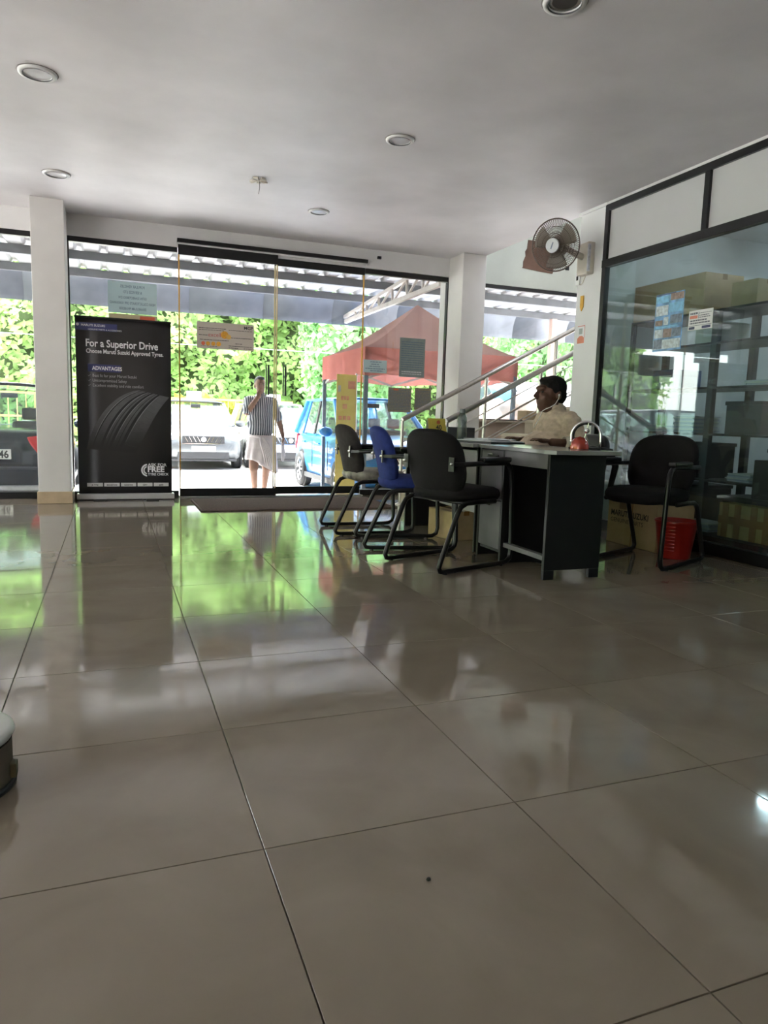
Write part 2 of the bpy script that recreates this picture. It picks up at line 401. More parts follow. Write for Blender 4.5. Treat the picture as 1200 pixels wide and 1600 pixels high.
# pillars and column
def pillar(name, label, x0, x1, y0, y1, zt=CZ):
    o = B().box((x0, y0, 0), (x1, y1, zt)).build(name, M('pillar paint', (.70, .68, .665), .55, 0, .06, 2.5, .05, 60), bevel=.006)
    tag(o, label, kind='structure')
    B().box((x0-.012, y0-.012, .001), (x1+.012, y1-.02, .115)).build('skirting', skirt, o, bevel=.003)
    return o
pillar('wall_pillar', 'white square pillar with tan skirting left of the tyre banner', -.66, -.378, 7.41, 8.1)
pillar('wall_pillar', 'white square pillar behind the stair railing', 3.755, 4.05, 7.50, 8.1)
colm = B().box((4.0, 5.30, 0), (4.35, 5.66, CZ)).build('wall_column', M('column paint', (.80, .80, .81), .5, 0, .04, 2.5), bevel=.004)
tag(colm, 'white column carrying the wall fan at the end of the glass partition', kind='structure')
B().box((3.985, 5.29, 2.765), (4.2, 5.68, 2.792)).build('capping', M('column paint', (.8, .8, .81)), colm)

# glass partition
wr = thing('wall_right', 'black framed glass office partition with white upper panels', None, kind='structure')
MU = [5.33, 4.17, 3.0, 1.83, .66, -.5, -1.7, -2.9, -4.1]
bY0, bY1 = -4.4, 5.30
def fr(lo, hi, nm): return B().box(lo, hi).build(nm, black, wr, bevel=.002)
fr((3.985, bY0, 2.715), (4.035, 5.30, 2.768), 'top_rail'); fr((3.98, bY0, 2.247), (4.04, 5.30, 2.31), 'mid_rail'); fr((3.985, bY0, 0), (4.035, 5.30, .085), 'bottom_rail')
B().box((3.99, bY0, 2.768), (4.03, 5.30, CZ)).build('head_strip', white_paint, wr)
board = M('white laminate board', (.60, .60, .615), .35, 0, .04, 1.6)
for k, y in enumerate(MU):
    yy = min(y, 5.275)
    if k != 1: fr((3.985, yy-.025, .085), (4.035, yy+.025, 2.247), 'mullion')
    fr((3.985, yy-.025, 2.31), (4.035, yy+.025, 2.715), 'mullion')
    if k:
        ya, yb = y+.025, min(MU[k-1], 5.275)-.025
        B().box((4.008, ya, 2.31), (4.022, yb, 2.715)).build('panel', board, wr)
        if k == 1: continue
        if k == 2: yb = 5.25
        B().box((4.008, ya, .085), (4.016, yb, 2.247)).build('pane', pane_part, wr)

# ceiling lamps (all switched off) and the broken hook
lamp_ring = M('lamp white ring', (.78, .78, .78), .35, 0, .03); lamp_glass = M('lamp frosted', (.70, .71, .73), .25, 0, .03); refl = M('lamp reflector', (.5, .5, .5), .2, .9, .1)
def downlight(x, y, r, label, deep=False):
    o = thing('downlight', label, 'ceiling lamp', (x, y, CZ), group='round ceiling downlights')
    B().lathe([(r*.72, -.004), (r*.76, -.014), (r*.97, -.012), (r, -.002), (r, 0)], n=32).build('trim_ring', lamp_ring, o, True)
    B().lathe([(r*.73, -.0105), (r*.77, -.0152)], n=32).build('gap_ring', M('dark lamp gap', (.10, .10, .11), .5), o, True)  # dark band paints the shade between trim ring and diffuser
    B().lathe([(r*1.0, -.003), (r*1.06, -.0005)], n=32).build('dust_ring', M('dusty rim', (.30, .28, .27), .8), o, True)  # thin grey line round the outside of the trim ring
    if deep:
        B().lathe([(r*.72, -.004), (r*.66, -.002), (r*.55, -.0015)], n=32).build('reflector', refl, o, True)
        B().lathe([(r*.56, -.002), (0.0001, -.002)], n=32).build('bulb_recess', M('dark recess', (.03, .03, .03), .4), o)  # flat dark disc, the shade of a deep recess put into its colour
    else:
        B().lathe([(r*.74, -.006), (r*.5, -.008), (0.0001, -.009)], n=32).build('diffuser', lamp_glass, o, True)
    return o
downlight(-.36, 4.77, .105, 'round white ceiling downlight at the far left, nearest the camera side')
downlight(-.385, 6.64, .105, 'round ceiling downlight above the left pillar')
downlight(1.872, 4.784, .098, 'round ceiling downlight in the middle of the ceiling')
downlight(1.83, 6.69, .095, 'small looking ceiling downlight close to the shop front beam')
downlight(1.947, 2.985, .10, 'deep chrome ceiling downlight cut by the top of the picture', True)
hk = thing('ceiling_hook', 'torn plaster ceiling rose with a hanging wire', 'ceiling hook', (1.153, 6.054, CZ))
flk = B()
for a in range(7):
    t = a*.9+.3; L_ = .06+.05*random.random()
    flk.prism([(0, 0), (L_*math.cos(t), L_*math.sin(t)), (L_*.9*math.cos(t+.5), L_*.9*math.sin(t+.5))], lambda p, q, d: (p, q, d), -.012, -.001)
flk.build('plaster_flakes', M('torn plaster', (.75, .70, .62), .8, 0, .2, 30), hk)
B().tube([(0, 0, -.002), (.004, 0, -.06), (-.004, .003, -.11)], .002, 5).build('wire', plastic_blk, hk)
sn = thing('beam_sensor', 'small black sensor fixed on the beam above the door', 'sensor', (2.864, 7.86, 2.70))
B().box((-.022, -.03, -.012), (.022, 0, .02)).build('body', plastic_blk, sn, bevel=.004); B().lathe([(.0001, -.052), (.011, -.048), (.014, -.03)], c=(0, 0, 0), axis='y', n=12).build('lens', M('lens', (.02, .02, .03), .1), sn, True)

# ================================================================== OUTDOORS
GZ = -.30
ground = B().box((-60, 8.06, GZ-.2), (60, 60, GZ)).box((-60, -60, GZ-.2), (60, -4.7, GZ)).box((-60, -4.7, GZ-.2), (-7.2, 8.06, GZ)).box((8.15, -4.7, GZ-.2), (60, 8.06, GZ)).build('ground', M('pale concrete yard', (.69, .67, .66), .8, 0, .12, .8, .1, 30))
tag(ground, 'sunlit pale concrete yard outside', kind='structure')
B().box((-7, 8.06, GZ), (8, 8.5, -.15)).build('step', M('step stone', (.6, .57, .53), .6), ground)

# awning of trapezoid sheets on purlins with a rounded front edge
aw = thing('awning_roof', 'grey metal sheet awning over the yard in front of the glazing', 'awning', (0, 0, 0))
sheet_m = M('white coated roof sheet', (.46, .455, .47), .45, .1, .06, 3)
purl_m = M('grey painted purlin', (.15, .155, .17), .5, .2, .15, 6)
PIT = .29; prof = [(0, 0), (.17, 0), (.20, .045), (.255, .045), (PIT, 0)]
def roof_z(y): return 2.915-.004*(y-8.1)
NP = 4
for p in range(-9, 9):
    b = B(); x0 = p*NP*PIT
    for k in range(NP):
        for (a, za), (c, zc) in zip(prof[:-1], prof[1:]):
            vs = [(x0+k*PIT+a, 8.1, roof_z(8.1)+za), (x0+k*PIT+c, 8.1, roof_z(8.1)+zc), (x0+k*PIT+c, 11.55, roof_z(11.55)+zc), (x0+k*PIT+a, 11.55, roof_z(11.55)+za)]
            b.add(vs, [(0, 1, 2, 3)])
    b.build('roof_sheet', sheet_m, aw, solid=.004)
    g = B(); xa, xb = x0-.004, x0+NP*PIT+.004; N = 9
    def gf(u, v):
        t = u*1.75-.12; r_ = .30
        return (xa+(xb-xa)*v, 11.55+r_*math.sin(max(t, 0))*.75-.0, 2.895-r_*(1-math.cos(t))*1.35-.02)
    g.grid(gf, N, 1)
    g.build('rounded_edge_sheet', M('grey edge sheet', (.22, .24, .285), .65, 0, .15, 5), aw, True, solid=.004)
for y in (8.9, 10.2, 11.42):
    B().box((-10.4, y-.03, roof_z(y)-.112), (10.4, y+.03, roof_z(y)-.004)).build('purlin', purl_m, aw, bevel=.004)
for x in (-8.5, 7.55):
    B().box((x-.05, 11.3, GZ), (x+.05, 11.4, 2.79)).build('post', M('peach post paint', (.62, .42, .34), .5, 0, .08, 6), aw)
wv_ = B().tube([(-9+i*1.6, 12.4, 2.02+.0012*(i-6)**2) for i in range(13)], .007, 6).build('overhead_cable', M('pale cable', (.7, .7, .68), .5), recalc=False)
tag(wv_, 'thin pale cable strung level across the yard below the awning', 'cable')
# steel truss carrying the awning
tr = thing('roof_truss', 'pale steel truss under the awning above the red tent', 'truss', (0, 0, 0))
trm = M('beige steel angle', (.55, .50, .47), .5, .2, .1, 8)
A0, A1 = Vector((3.70, 11.7, 2.50)), Vector((3.78, 8.15, 2.55)); T0, T1 = Vector((3.70, 11.75, 2.58)), Vector((3.78, 8.15, 2.86))
B().bar(A0, A1, .05, .06).build('bottom_chord', trm, tr); B().bar(T0, T1, .05, .05).build('top_chord', trm, tr)
for k in range(1, 7):
    t = k/7; B().bar(A0.lerp(A1, t), T0.lerp(T1, t), .03, .03, up=(0, 1, 0)).build('strut', trm, tr)
    B().bar(A0.lerp(A1, t), T0.lerp(T1, min(1, t+1/7)), .025, .025, up=(1, 0, 0)).build('diagonal_strut', trm, tr)

# foliage
def leaves(n, fn, size, up=.5):
    """n leaf quads around points fn(k)->(p, normal)"""
    V = []; F = []
    for k in range(n):
        p, nrm = fn(k); p = Vector(p)
        d = Vector(nrm)+Vector(rng.normal(0, .55, 3)); d.normalize()
        a = d.cross(Vector((0, 0, 1)));
        if a.length < .01: a = Vector((1, 0, 0))
        a.normalize(); b_ = a.cross(d); rot = rng.uniform(0, 6.28); a, b_ = a*math.cos(rot)+b_*math.sin(rot), b_*math.cos(rot)-a*math.sin(rot)
        s_ = size*rng.uniform(.55, 1.35); o = len(V)
        V += [tuple(p-b_*s_), tuple(p+a*s_*.55), tuple(p+b_*s_), tuple(p-a*s_*.55)]; F.append((o, o+1, o+2, o+3))
    return V, F
def foliage(name, label, cat, n, fn, size, mat, backing=None, back_mat=None, parent_loc=(0, 0, 0)):
    o = thing(name, label, cat, parent_loc)
    V, F = leaves(n, fn, size); b = B(); b.v = V; b.f = F; b.mi = [0]*len(F)
    lv = b.build('leaves', mat, o, recalc=False); lv['kind'] = 'stuff'
    if backing: backing.build('stems', back_mat, o, True)
    return o
leaf_a = thin('bright leaf', (.42, .60, .22), .45, .50, 1.1); leaf_b = thin('mid leaf', (.28, .50, .22), .4, .5, 1.3); leaf_c = thin('yellow leaf', (.50, .52, .10), .45, .35, 2)
bark = M('dark stems', (.06, .09, .03), .9, 0, .4, 3)
def bank_y(x, z): return 22.6+.55*math.sin(x*1.3+z*.7)+.35*math.sin(x*2.9-z*2.1)+.18*z+.3*math.sin(z*3.3+x*.4)
def bank(k):
    x, z = rng.uniform(-12, 26), GZ+rng.uniform(0, 1)**.9*6.6
    return (x, bank_y(x, z)-rng.uniform(0, .45), z), (0, -1, .5)
bk = B().grid(lambda u, v: (-12+38*u, bank_y(-12+38*u, GZ+6.8*v)+.25, GZ+6.8*v), 70, 22)
foliage('creeper_bank', 'tall bank overgrown with bright green creeper across the yard', 'hedge', 34000, bank, .125, leaf_a, bk, bark)
def vt(cx, cy, rx, rz, cz, ry=1.0):
    def fn(k):
        d = Vector(rng.normal(0, 1, 3)); d.normalize(); s_ = rng.uniform(.75, 1.05)
        return (cx+d.x*rx*s_, cy+d.y*ry*s_, cz+d.z*rz*s_), d
    return fn
def trunk(cx, cy, z0, z1, r, lean=.2):
    b = B().tube([(cx, cy, z0), (cx+lean*.3, cy, (z0+z1)/2), (cx+lean, cy, z1)], [r, r*.8, r*.4], 8)
    for a in range(5):
        t = a*1.3; b.tube([(cx+lean*.5, cy, z0+(z1-z0)*.6), (cx+lean+.7*math.cos(t), cy+.5*math.sin(t), z1+.5)], [r*.4, r*.15], 6)
    return b
foliage('vine_tree', 'darker green vine covered tree behind the red tent', 'tree', 5200, vt(6.55, 19.7, 1.6, 3.1, 2.7), .12, leaf_b, trunk(6.55, 19.7, GZ, 3.5, .22), bark)
foliage('roadside_tree', 'leafy green tree seen through the stair railings', 'tree', 5600, vt(13.2, 19.8, 2.4, 2.8, 2.6), .12, leaf_b, trunk(13.2, 19.8, GZ, 3, .22), bark)
foliage('yellow_bush', 'yellow-green bush behind the orange fence', 'bush', 1500, vt(2.0, 20.9, 2.6, .85, .55, .4), .13, leaf_c, trunk(2.0, 20.9, GZ, .5, .06), bark)
foliage('left_hedge', 'green hedge beyond the left side windows', 'hedge', 5000, lambda k: ((-17+rng.uniform(-.5, .5), rng.uniform(-10, 18), GZ+rng.uniform(0, 5.5)), (1, 0, .4)), .2, leaf_a,
        B().grid(lambda u, v: (-17.6+.3*math.sin(u*40), -10+28*u, GZ+5.6*v), 30, 8), bark)

# orange fence
fn_ = thing('yard_fence', 'low orange painted railing fence before the green bank', 'fence', (.4, 20.0, GZ))
orange = M('orange fence paint', (.80, .45, .16), .5, 0, .15, 6)
for z in (.35, 1.0, 1.58): B().box((-4, -.02, z-.025), (4.4, .02, z+.025)).build('rail', orange, fn_)
for k in range(43): 
    x = -4+k*.2; B().box((x-.012, -.012, .02 if k % 8 == 0 else .33), (x+.012, .012, 1.60)).build('picket', orange, fn_)

# ---------------------------------------------------------------- cars
def lerp(a, b_, t): return a+(b_-a)*t
rubber = M('tyre rubber', (.02, .02, .022), .7, 0, .2, 20); alloy = M('alloy rim', (.55, .56, .58), .3, .8, .08, 20)
car_glass = glass('car glass', (.62, .74, .72), .05, 1.6); lamp_clear = M('clear lamp', (.72, .76, .80), .08, .3, .15, 30, coat=.6); lamp_red = M('red tail lamp', (.60, .015, .03), .15, 0, .15, 15, coat=.8)
dark_trim = M('dark trim', (.02, .02, .022), .5, 0, .2, 20); seat_m = M('car seat', (.22, .21, .21), .8, 0, .1, 10); plate_m = M('number plate', (.85, .85, .83), .5, 0, .03)
def make_car(label, loc, rz, paint, L=3.9, W=1.72, Hh=1.5, hood=.95, belt=.92, front='grille', plate=None, boot=False, chrome_rear=False, cat='car', lamp_front=True, roof_card=False):
    o = thing('parked_car', label, cat, loc, rz, group='cars parked in the yard')
    hw = W/2; xr, xf = -L/2, L/2
    # body loft: (x, halfwidth factor, z bottom, z top)
    hb = belt; hood_z = hood-.08
    if boot: st = [(xr, .86, .38, .78), (xr+.06, .93, .25, .92), (xr+.5, .98, .2, .95), (xr+1.0, 1, .18, .95)]
    else: st = [(xr, .84, .36, .72), (xr+.05, .92, .24, .88), (xr+.25, .97, .2, hb), (xr+.9, 1, .18, hb)]
    st += [(0, 1, .17, hb), (xf-1.25, 1, .18, hb), (xf-1.05, 1, .18, hood_z+.06), (xf-.55, .98, .2, hood_z), (xf-.2, .93, .22, hood_z-.09), (xf-.06, .86, .25, hood_z-.18), (xf, .74, .34, hood_z-.30)]
    sec = lambda w, zb, zt: [(-w*.0, zb), (w*.86, zb), (w*.97, zb+.06), (w, lerp(zb, zt, .35)), (w*.985, lerp(zb, zt, .62)), (w*.955, zt-.07), (w*.86, zt-.005), (w*.45, zt+.018), (0, zt+.025)]
    b = B(); rows = []
    for (x, wf_, zb, zt) in st:
        h = sec(hw*wf_, zb, zt); full = [(x, y, z) for y, z in h]+[(x, -y, z) for y, z in h[-2:0:-1]]; rows.append(full)
    n = len(rows[0]); vs = [p for r_ in rows for p in r_]
    fs = [(i*n+j, (i+1)*n+j, (i+1)*n+(j+1) % n, i*n+(j+1) % n) for i in range(len(rows)-1) for j in range(n)]
    fs += [tuple(range(n)), tuple(range((len(rows)-1)*n, len(rows)*n))[::-1]]
    b.add(vs, fs); body = b.build('body', paint, o, True, auto=50)
    # greenhouse
    wb_, wr_ = hw*.93, hw*.74
    bx0, bx1 = (xr+.62 if boot else xr+.10), xf-1.02; tx0, tx1 = (xr+1.05 if boot else xr+.42), xf-1.72
    zb_, zt_ = hb-.01, Hh
    C = {}
    for sgn in (1, -1):
        C[sgn] = [Vector((bx0, sgn*wb_, zb_)), Vector((tx0, sgn*wr_, zt_-.04)), Vector((tx1, sgn*wr_, zt_-.05)), Vector((bx1, sgn*wb_*.97, zb_+.02))]
    rf = B().grid(lambda u, v: (lerp(tx0-.08, tx1+.05, u), (v*2-1)*wr_*1.04, zt_-.045+.05*(1-(2*v-1)**4)*(1-.5*(2*u-1)**4)), 8, 8).build('roof', paint, o, True, solid=.03)
    for sgn in (1, -1):
        p = C[sgn]
        B().bar(p[0], p[1], .10, .06, up=(1, 0, 0)).build('pillar', paint, o, bevel=.01); B().bar(p[3], p[2], .06, .07, up=(0, 1, 0)).build('pillar', paint, o, bevel=.01)
        m0, m1 = p[0].lerp(p[3], .47), p[1].lerp(p[2], .50); B().bar(m0, m1, .09, .03, up=(0, 1, 0)).build('pillar', dark_trim, o)
        if not boot:
            q0, q1 = p[0].lerp(p[3], .17), p[1].lerp(p[2], .10); B().bar(q0, q1, .12, .03, up=(0, 1, 0)).build('pillar', paint, o)
        for (ta, tb) in ((.03, .46), (.48, .97)):
            vs = [p[0].lerp(p[3], ta), p[0].lerp(p[3], tb), p[1].lerp(p[2], tb), p[1].lerp(p[2], ta)]
            B().add(vs, [(0, 1, 2, 3)]).build('side_window', car_glass, o)
        B().ell((bx1-.18, sgn*(hw+.09), hb+.06), (.07, .11, .075), 10, 8).build('wing_mirror', paint, o, True)
        # door line and handle
        for dx in (.05, .95): B().box((xf-1.35-dx-.004, sgn*hw*1.0-.004, .32), (xf-1.35-dx+.004, sgn*hw*1.0+.004, hb-.09)).build('door_seam', dark_trim, body)
        for dx in (.75, 1.65): B().box((xf-1.35-dx, sgn*(hw*.985)-.012, hb-.16), (xf-1.35-dx+.17, sgn*(hw*.985)+.022, hb-.13)).build('door_handle', paint, body, bevel=.006)
        B().box((xr+.9, sgn*hw-.02, .19), (xf-1.0, sgn*hw+.012, .27)).build('side_sill', dark_trim, body)
        for wx in (xr+.68, xf-.78):
            B().lathe([(.0001, 0), (.345, 0), (.345, .01), (.0001, .01)], c=(wx, sgn*(hw*.985)-.002, .30), axis='y', n=24).build('wheel_arch', dark_trim, body)
            wh = B().lathe([(.20, -.09), (.275, -.10), (.295, -.07), (.295, .05), (.28, .085), (.20, .09)], c=(wx, sgn*(hw-.055), .295), axis='y', n=28).build('wheel', rubber, o, True)
            rm = B(); yy = sgn*(hw-.055)+sgn*.075
            rm.lathe([(.205, -.01), (.19, .006), (.175, -.004)], c=(wx, yy, .295), axis='y', n=28); rm.lathe([(.0001, .012), (.05, .01), (.055, -.01)], c=(wx, yy, .295), axis='y', n=14)
            for a in range(7):
                t = a*2*PI/7; rm.bar((wx+.04*math.cos(t), yy, .295+.04*math.sin(t)), (wx+.19*math.cos(t), yy, .295+.19*math.sin(t)), .028, .02, up=(0, 1, 0))
            rm.build('rim', alloy, wh)
            B().lathe([(.0001, 0), (.20, 0)], c=(wx, yy-sgn*.03, .295), axis='y', n=20).build('brake_disc', dark_trim, wh)
    pL, pR = C[1], C[-1]
    B().add([pL[3]+Vector((.03, 0, 0)), pR[3]+Vector((.03, 0, 0)), pR[2], pL[2]], [(0, 1, 2, 3)]).build('windscreen', car_glass, o)
    B().add([pL[0], pR[0], pR[1], pL[1]], [(0, 1, 2, 3)]).build('rear_window', car_glass, o)
    for sx in (-.55 if not boot else -.35, .35):
        for sy in (-.36, .36):
            s_ = B().box((sx-.12, sy-.23, .5), (sx, sy+.23, 1.02)).build('seat', seat_m, o, bevel=.04); B().box((sx-.10, sy-.11, 1.04), (sx-.03, sy+.11, 1.2)).build('head_rest', seat_m, s_, bevel=.03)
    B().box((bx1-.55, -.11, zt_-.16), (bx1-.53, .11, zt_-.09)).build('rear_view_mirror', dark_trim, o, bevel=.008)
    B().box((bx1-.35, -wb_*.9, hb-.02), (bx1-.02, wb_*.9, hb+.03)).build('dashboard', dark_trim, o, bevel=.01)
    # front
    zh = hood_z-.20
    for sgn in (1, -1):
        B().ell((xf-.13, sgn*hw*.72, zh+.02), (.12, .21, .085), 14, 10, rot=Matrix.Rotation(sgn*-.45, 3, 'Z')).build('headlamp', lamp_clear, o, True)
        B().lathe([(.0001, .012), (.05, .008), (.055, -.02)], c=(xf-.045, sgn*hw*.68, .40), axis='x', n=14).build('fog_lamp', lamp_clear, o, True)
    gr = B().box((xf-.06, -hw*.5, zh-.10), (xf+.006, hw*.5, zh+.055)).build('grille', dark_trim, o, bevel=.012)
    for k in range(4):
        for sgn in (1, -1):
            B().bar((xf+.012, sgn*(.07+k*.085), zh-.075), (xf+.012, sgn*(.13+k*.085), zh+.04), .012, .022, up=(1, 0, 0)).build('grille_bar', chrome, gr)
    B().bar((xf+.012, -hw*.52, zh-.105), (xf+.012, hw*.52, zh-.105), .014, .02).build('chrome_strip', chrome, gr)
    B().lathe([(.0001, .022), (.05, .02), (.055, 0)], c=(xf+.006, 0, zh-.02), axis='x', n=16).build('badge', chrome, gr, True)
    B().box((xf-.10, -hw*.62, .24), (xf+.004, hw*.62, .40)).build('air_intake', dark_trim, o, bevel=.02)
    B().box((xf, -.25, .40), (xf+.018, .25, .51)).build('number_plate', plate_m, o, bevel=.003)
    B().box((xf-.25, -hw*.80, .19), (xf-.02, hw*.80, .25)).build('front_lip', dark_trim, o, bevel=.02)
    # rear
    for sgn in (1, -1):
        tl = B().prism([(-.06, .09), (.30, .14), (.30, -.16), (.10, -.17), (-.02, .0)], lambda a, b_, d: (xr+d, sgn*(hw*.92-.30+a), .76+b_), -.03, .10).build('tail_lamp', lamp_red, o, bevel=.02)
        B().prism([(.14, .03), (.30, .04), (.30, -.08), (.18, -.08)], lambda a, b_, d: (xr+d, sgn*(hw*.92-.30+a), .76+b_), -.042, .06).build('reverse_lamp', lamp_clear, tl, bevel=.01)
    B().box((xr-.012, -.25, .58), (xr+.02, .25, .70)).build('number_plate', plate_m, o, bevel=.003)
    if plate:
        text(plate, .125, dark_trim, o, lambda a, b_, d: (xr-.0125-d, -.225-a, .597+b_), weight=.003, align='RIGHT', squeeze=.85)
    B().lathe([(.0001, -.014), (.05, -.012), (.055, 0)], c=(xr+.01, 0, .82), axis='x', n=16).build('badge', chrome, o, True)
    rb = B().box((xr-.05, -hw*.92, .24), (xr+.15, hw*.92, .50)).build('rear_bumper', paint if chrome_rear else dark_trim, o, bevel=.04, seg=3)
    if chrome_rear:
        B().box((xr-.062, -hw*.78, .20), (xr+.05, hw*.78, .27)).build('silver_skid_strip', alloy, rb, bevel=.02)
    B().box((xr+.02, -hw*.80, .14), (xr+.3, hw*.80, .26)).build('underside', dark_trim, o)
    if roof_card:
        B().prism([(-.12, 0), (.12, 0), (.03, .20), (-.03, .20)], lambda a, b_, d: (tx1-.15+a*.6, d, zt_+.012+b_), -.16, .16).build('roof_card', paper_w, o)
    return o
silver = M('silver car paint', (.11, .115, .118), .35, .25, .04, 3, coat=.35); blue_p = M('bright blue car paint', (.03, .24, .62), .28, .35, .06, 3, coat=.7)
navy = M('navy car paint', (.012, .022, .045), .22, .3, .1, 3, coat=.8); white_p = M('white car paint', (.75, .76, .77), .3, .1, .03, 3, coat=.6)
make_car('silver saloon car parked facing the door, left of the walking man', (1.80, 15.4+2.1, GZ), -PI/2, silver, 4.2, 1.74, 1.49, boot=True, roof_card=True)
make_car('white car parked behind the walking man', (3.72, 15.6+1.9, GZ), -PI/2, white_p, 3.8, 1.68, 1.50, roof_card=True)
make_car('bright blue hatchback parked beside the red tent', (3.87, 9.15+1.85, GZ), -PI/2, blue_p, 3.7, 1.56, 1.52)
make_car('dark navy hatchback seen from behind left of the pillar', (-1.39, 9.6+1.85, GZ), PI/2, navy, 3.7, 1.70, 1.50, plate='146', chrome_rear=True)
make_car('white parked car far left beyond the navy hatchback', (-4.6, 15.6, GZ), -PI/2, white_p, 3.8, 1.68, 1.50)

# ---------------------------------------------------------------- red tent
TX, TXb, TYa, TYb = 2.985, 5.20, 8.60, 10.55
tent = thing('canopy_tent', 'faded red pop-up canopy tent beside the blue car', 'tent', ((TX+TXb)/2, (TYa+TYb)/2, GZ))
tc_, ty_ = (TX+TXb)/2, (TYa+TYb)/2; hx, hy = (TXb-TX)/2, (TYb-TYa)/2
cloth_r = thin('faded red cloth', (.52, .33, .30), .30, .10, 1.2); cloth_r2 = thin('red cloth', (.62, .24, .21), .40, .12, 2)
zE, zP = 1.79-GZ, 2.52-GZ
def peakz(r): return zE+(zP-zE)*(1-r)**1.25 if r > .0 else zP
def cone(ang0):
    def fn(u, v):
        r = max(u, .0); a = (v*2-1)
        P_ = {0: (hx*r, a*hy*r), 1: (a*hx*r, hy*r), 2: (-hx*r, a*hy*r), 3: (a*hx*r, -hy*r)}[ang0]
        return (P_[0], P_[1], peakz(r)-.05*(1-a*a)*r*(1-r)*2)
    return fn
for k in range(4): B().grid(cone(k), 14, 8).build('roof_cloth', cloth_r, tent, True)
zV = 1.435-GZ
for k in range(4):
    def vf(u, v, k=k):
        a = 2*u-1; P_ = {0: (hx, a*hy), 1: (a*hx, hy), 2: (-hx, a*hy), 3: (a*hx, -hy)}[k]
        wv = .008*math.sin(u*37+k)*v
        return (P_[0]+(wv if k in (0, 2) else 0), P_[1]+(wv if k in (1, 3) else 0), lerp(zE, zV+.02*math.sin(u*9), v))
    B().grid(vf, 30, 4).build('valance', cloth_r2, tent, True)
legm = M('blue grey tent leg', (.20, .25, .33), .4, .3, .1, 10)
for sx in (-1, 1):
    for sy in (-1, 1):
        lg = B().cbox((sx*(hx-.03), sy*(hy-.03), (zE-.02)/2), (.05, .05, zE-.02)).build('leg', legm, tent)
        B().cbox((sx*(hx-.03), sy*(hy-.03), .012), (.11, .11, .02)).build('foot_plate', legm, lg)
wht = M('white truss bar', (.7, .7, .7), .4, .3)
for k in range(4):
    for (ua, ub, za, zb2) in ((-1, 0, .0, -.32), (-1, 0, -.32, .0), (0, 1, 0, -.32), (0, 1, -.32, 0)):
        f2 = lambda a: {0: (hx-.04, a*(hy-.05)), 1: (a*(hx-.05), hy-.04), 2: (-hx+.04, a*(hy-.05)), 3: (a*(hx-.05), -hy+.04)}[k]
        p, q = f2(ua), f2(ub)
        B().bar((p[0], p[1], zE-.06+za), (q[0], q[1], zE-.06+zb2), .014, .03).build('scissor_bar', wht, tent)
B().cyl((0, 0, zE-.25), (0, 0, zP-.02), .02).build('centre_pole', wht, tent)
# yellow banner stand under the tent
yb_ = thing('yellow_banner', 'tall yellow banner stand with faint red print under the tent', 'banner', (2.79, 8.72, GZ), .10)
yel = thin('pale yellow vinyl', (.80, .70, .32), .35, .08, 2); pinkp = M('faded red print', (.80, .38, .30), .6, 0, .15, 20)
B().box((-.135, -.004, .05), (.135, .004, 1.74)).build('sheet', yel, yb_)
B().box((-.15, -.02, .02), (.15, .02, .06)).build('base_bar', alloy, yb_, bevel=.005); B().cyl((.14, .012, .05), (.14, .012, 1.76), .012).build('pole', alloy, yb_)
pr = B().box((.02, -.006, 1.56), (.12, -.0045, 1.66), 0)
for (z, hw_, h) in ((1.42, .055, .05), (1.31, .03, .06), (1.17, .085, .05)):
    for k in range(3): pr.box((-.02-hw_+k*hw_*.7, -.006, z), (-.02-hw_+k*hw_*.7+hw_*.55, -.0045, z+h))
pr.build('print', pinkp, yb_); B().box((-.12, -.006, 1.52), (-.08, -.0045, 1.60)).build('print', M('grey print', (.6, .6, .62), .6), yb_)
# tarpaulin heap beyond the stair window
hp = thing('covered_heap', 'brown tarpaulin covered load beyond the stair window', 'tarpaulin', (7.5, 12.4, GZ))
B().grid(lambda u, v: (-1.25+2.5*u, .9*(2*v-1), max(0, 1.92*(math.sin(PI*u)**.35)*(1-abs(2*v-1)**5)+.07*math.sin(u*30+v*7)*math.sin(PI*u)-.35*u)), 30, 16).build('tarpaulin', M('brown tarpaulin', (.42, .33, .28), .7, 0, .15, 4), hp, True)
B().grid(lambda u, v: (-.95+.45*u, -.3-.5*v, 1.93+.03*math.sin(u*9)-.32*v*v), 8, 8).build('blue_sheet', M('blue plastic sheet', (.08, .42, .68), .4, 0, .1, 6), hp, True)
van = thing('delivery_van', 'white delivery van parked beyond the covered load', 'van', (10.0, 16.2, GZ), PI)
B().prism([(-2.2, .35), (2.0, .35), (2.2, .5), (2.2, .95), (1.75, 1.25), (1.25, 2.1), (1.0, 2.2), (-2.1, 2.2), (-2.2, 2.1)], lambda a, b_, d: (a, d, b_), -.85, .85).build('body', white_p, van, bevel=.05, seg=3)
for s_ in (-1, 1):
    B().prism([(.7, 1.3), (1.6, 1.3), (1.2, 2.0), (.7, 2.0)], lambda a, b_, d: (a, d, b_), s_*.855, s_*.865).build('side_window', M('dark van glass', (.03, .04, .05), .08), van)
    B().box((-.02, s_*.855-.006, .5), (.0, s_*.855+.006, 2.05)).build('door_seam', dark_trim, van)
    for wx in (-1.35, 1.35):
        wh = B().lathe([(.20, -.09), (.30, -.10), (.32, -.07), (.32, .07), (.30, .10), (.20, .09)], c=(wx, s_*.80, .32), axis='y', n=24).build('wheel', rubber, van, True); B().lathe([(.0001, s_*.09), (.2, s_*.08)], c=(wx, s_*.80, .32), axis='y', n=18).build('rim', alloy, wh)
B().prism([(1.80, 1.27), (1.30, 2.05), (1.33, 2.07), (1.83, 1.29)], lambda a, b_, d: (a, d, b_), -.75, .75).build('windscreen', M('dark van glass', (.03, .04, .05), .08), van)

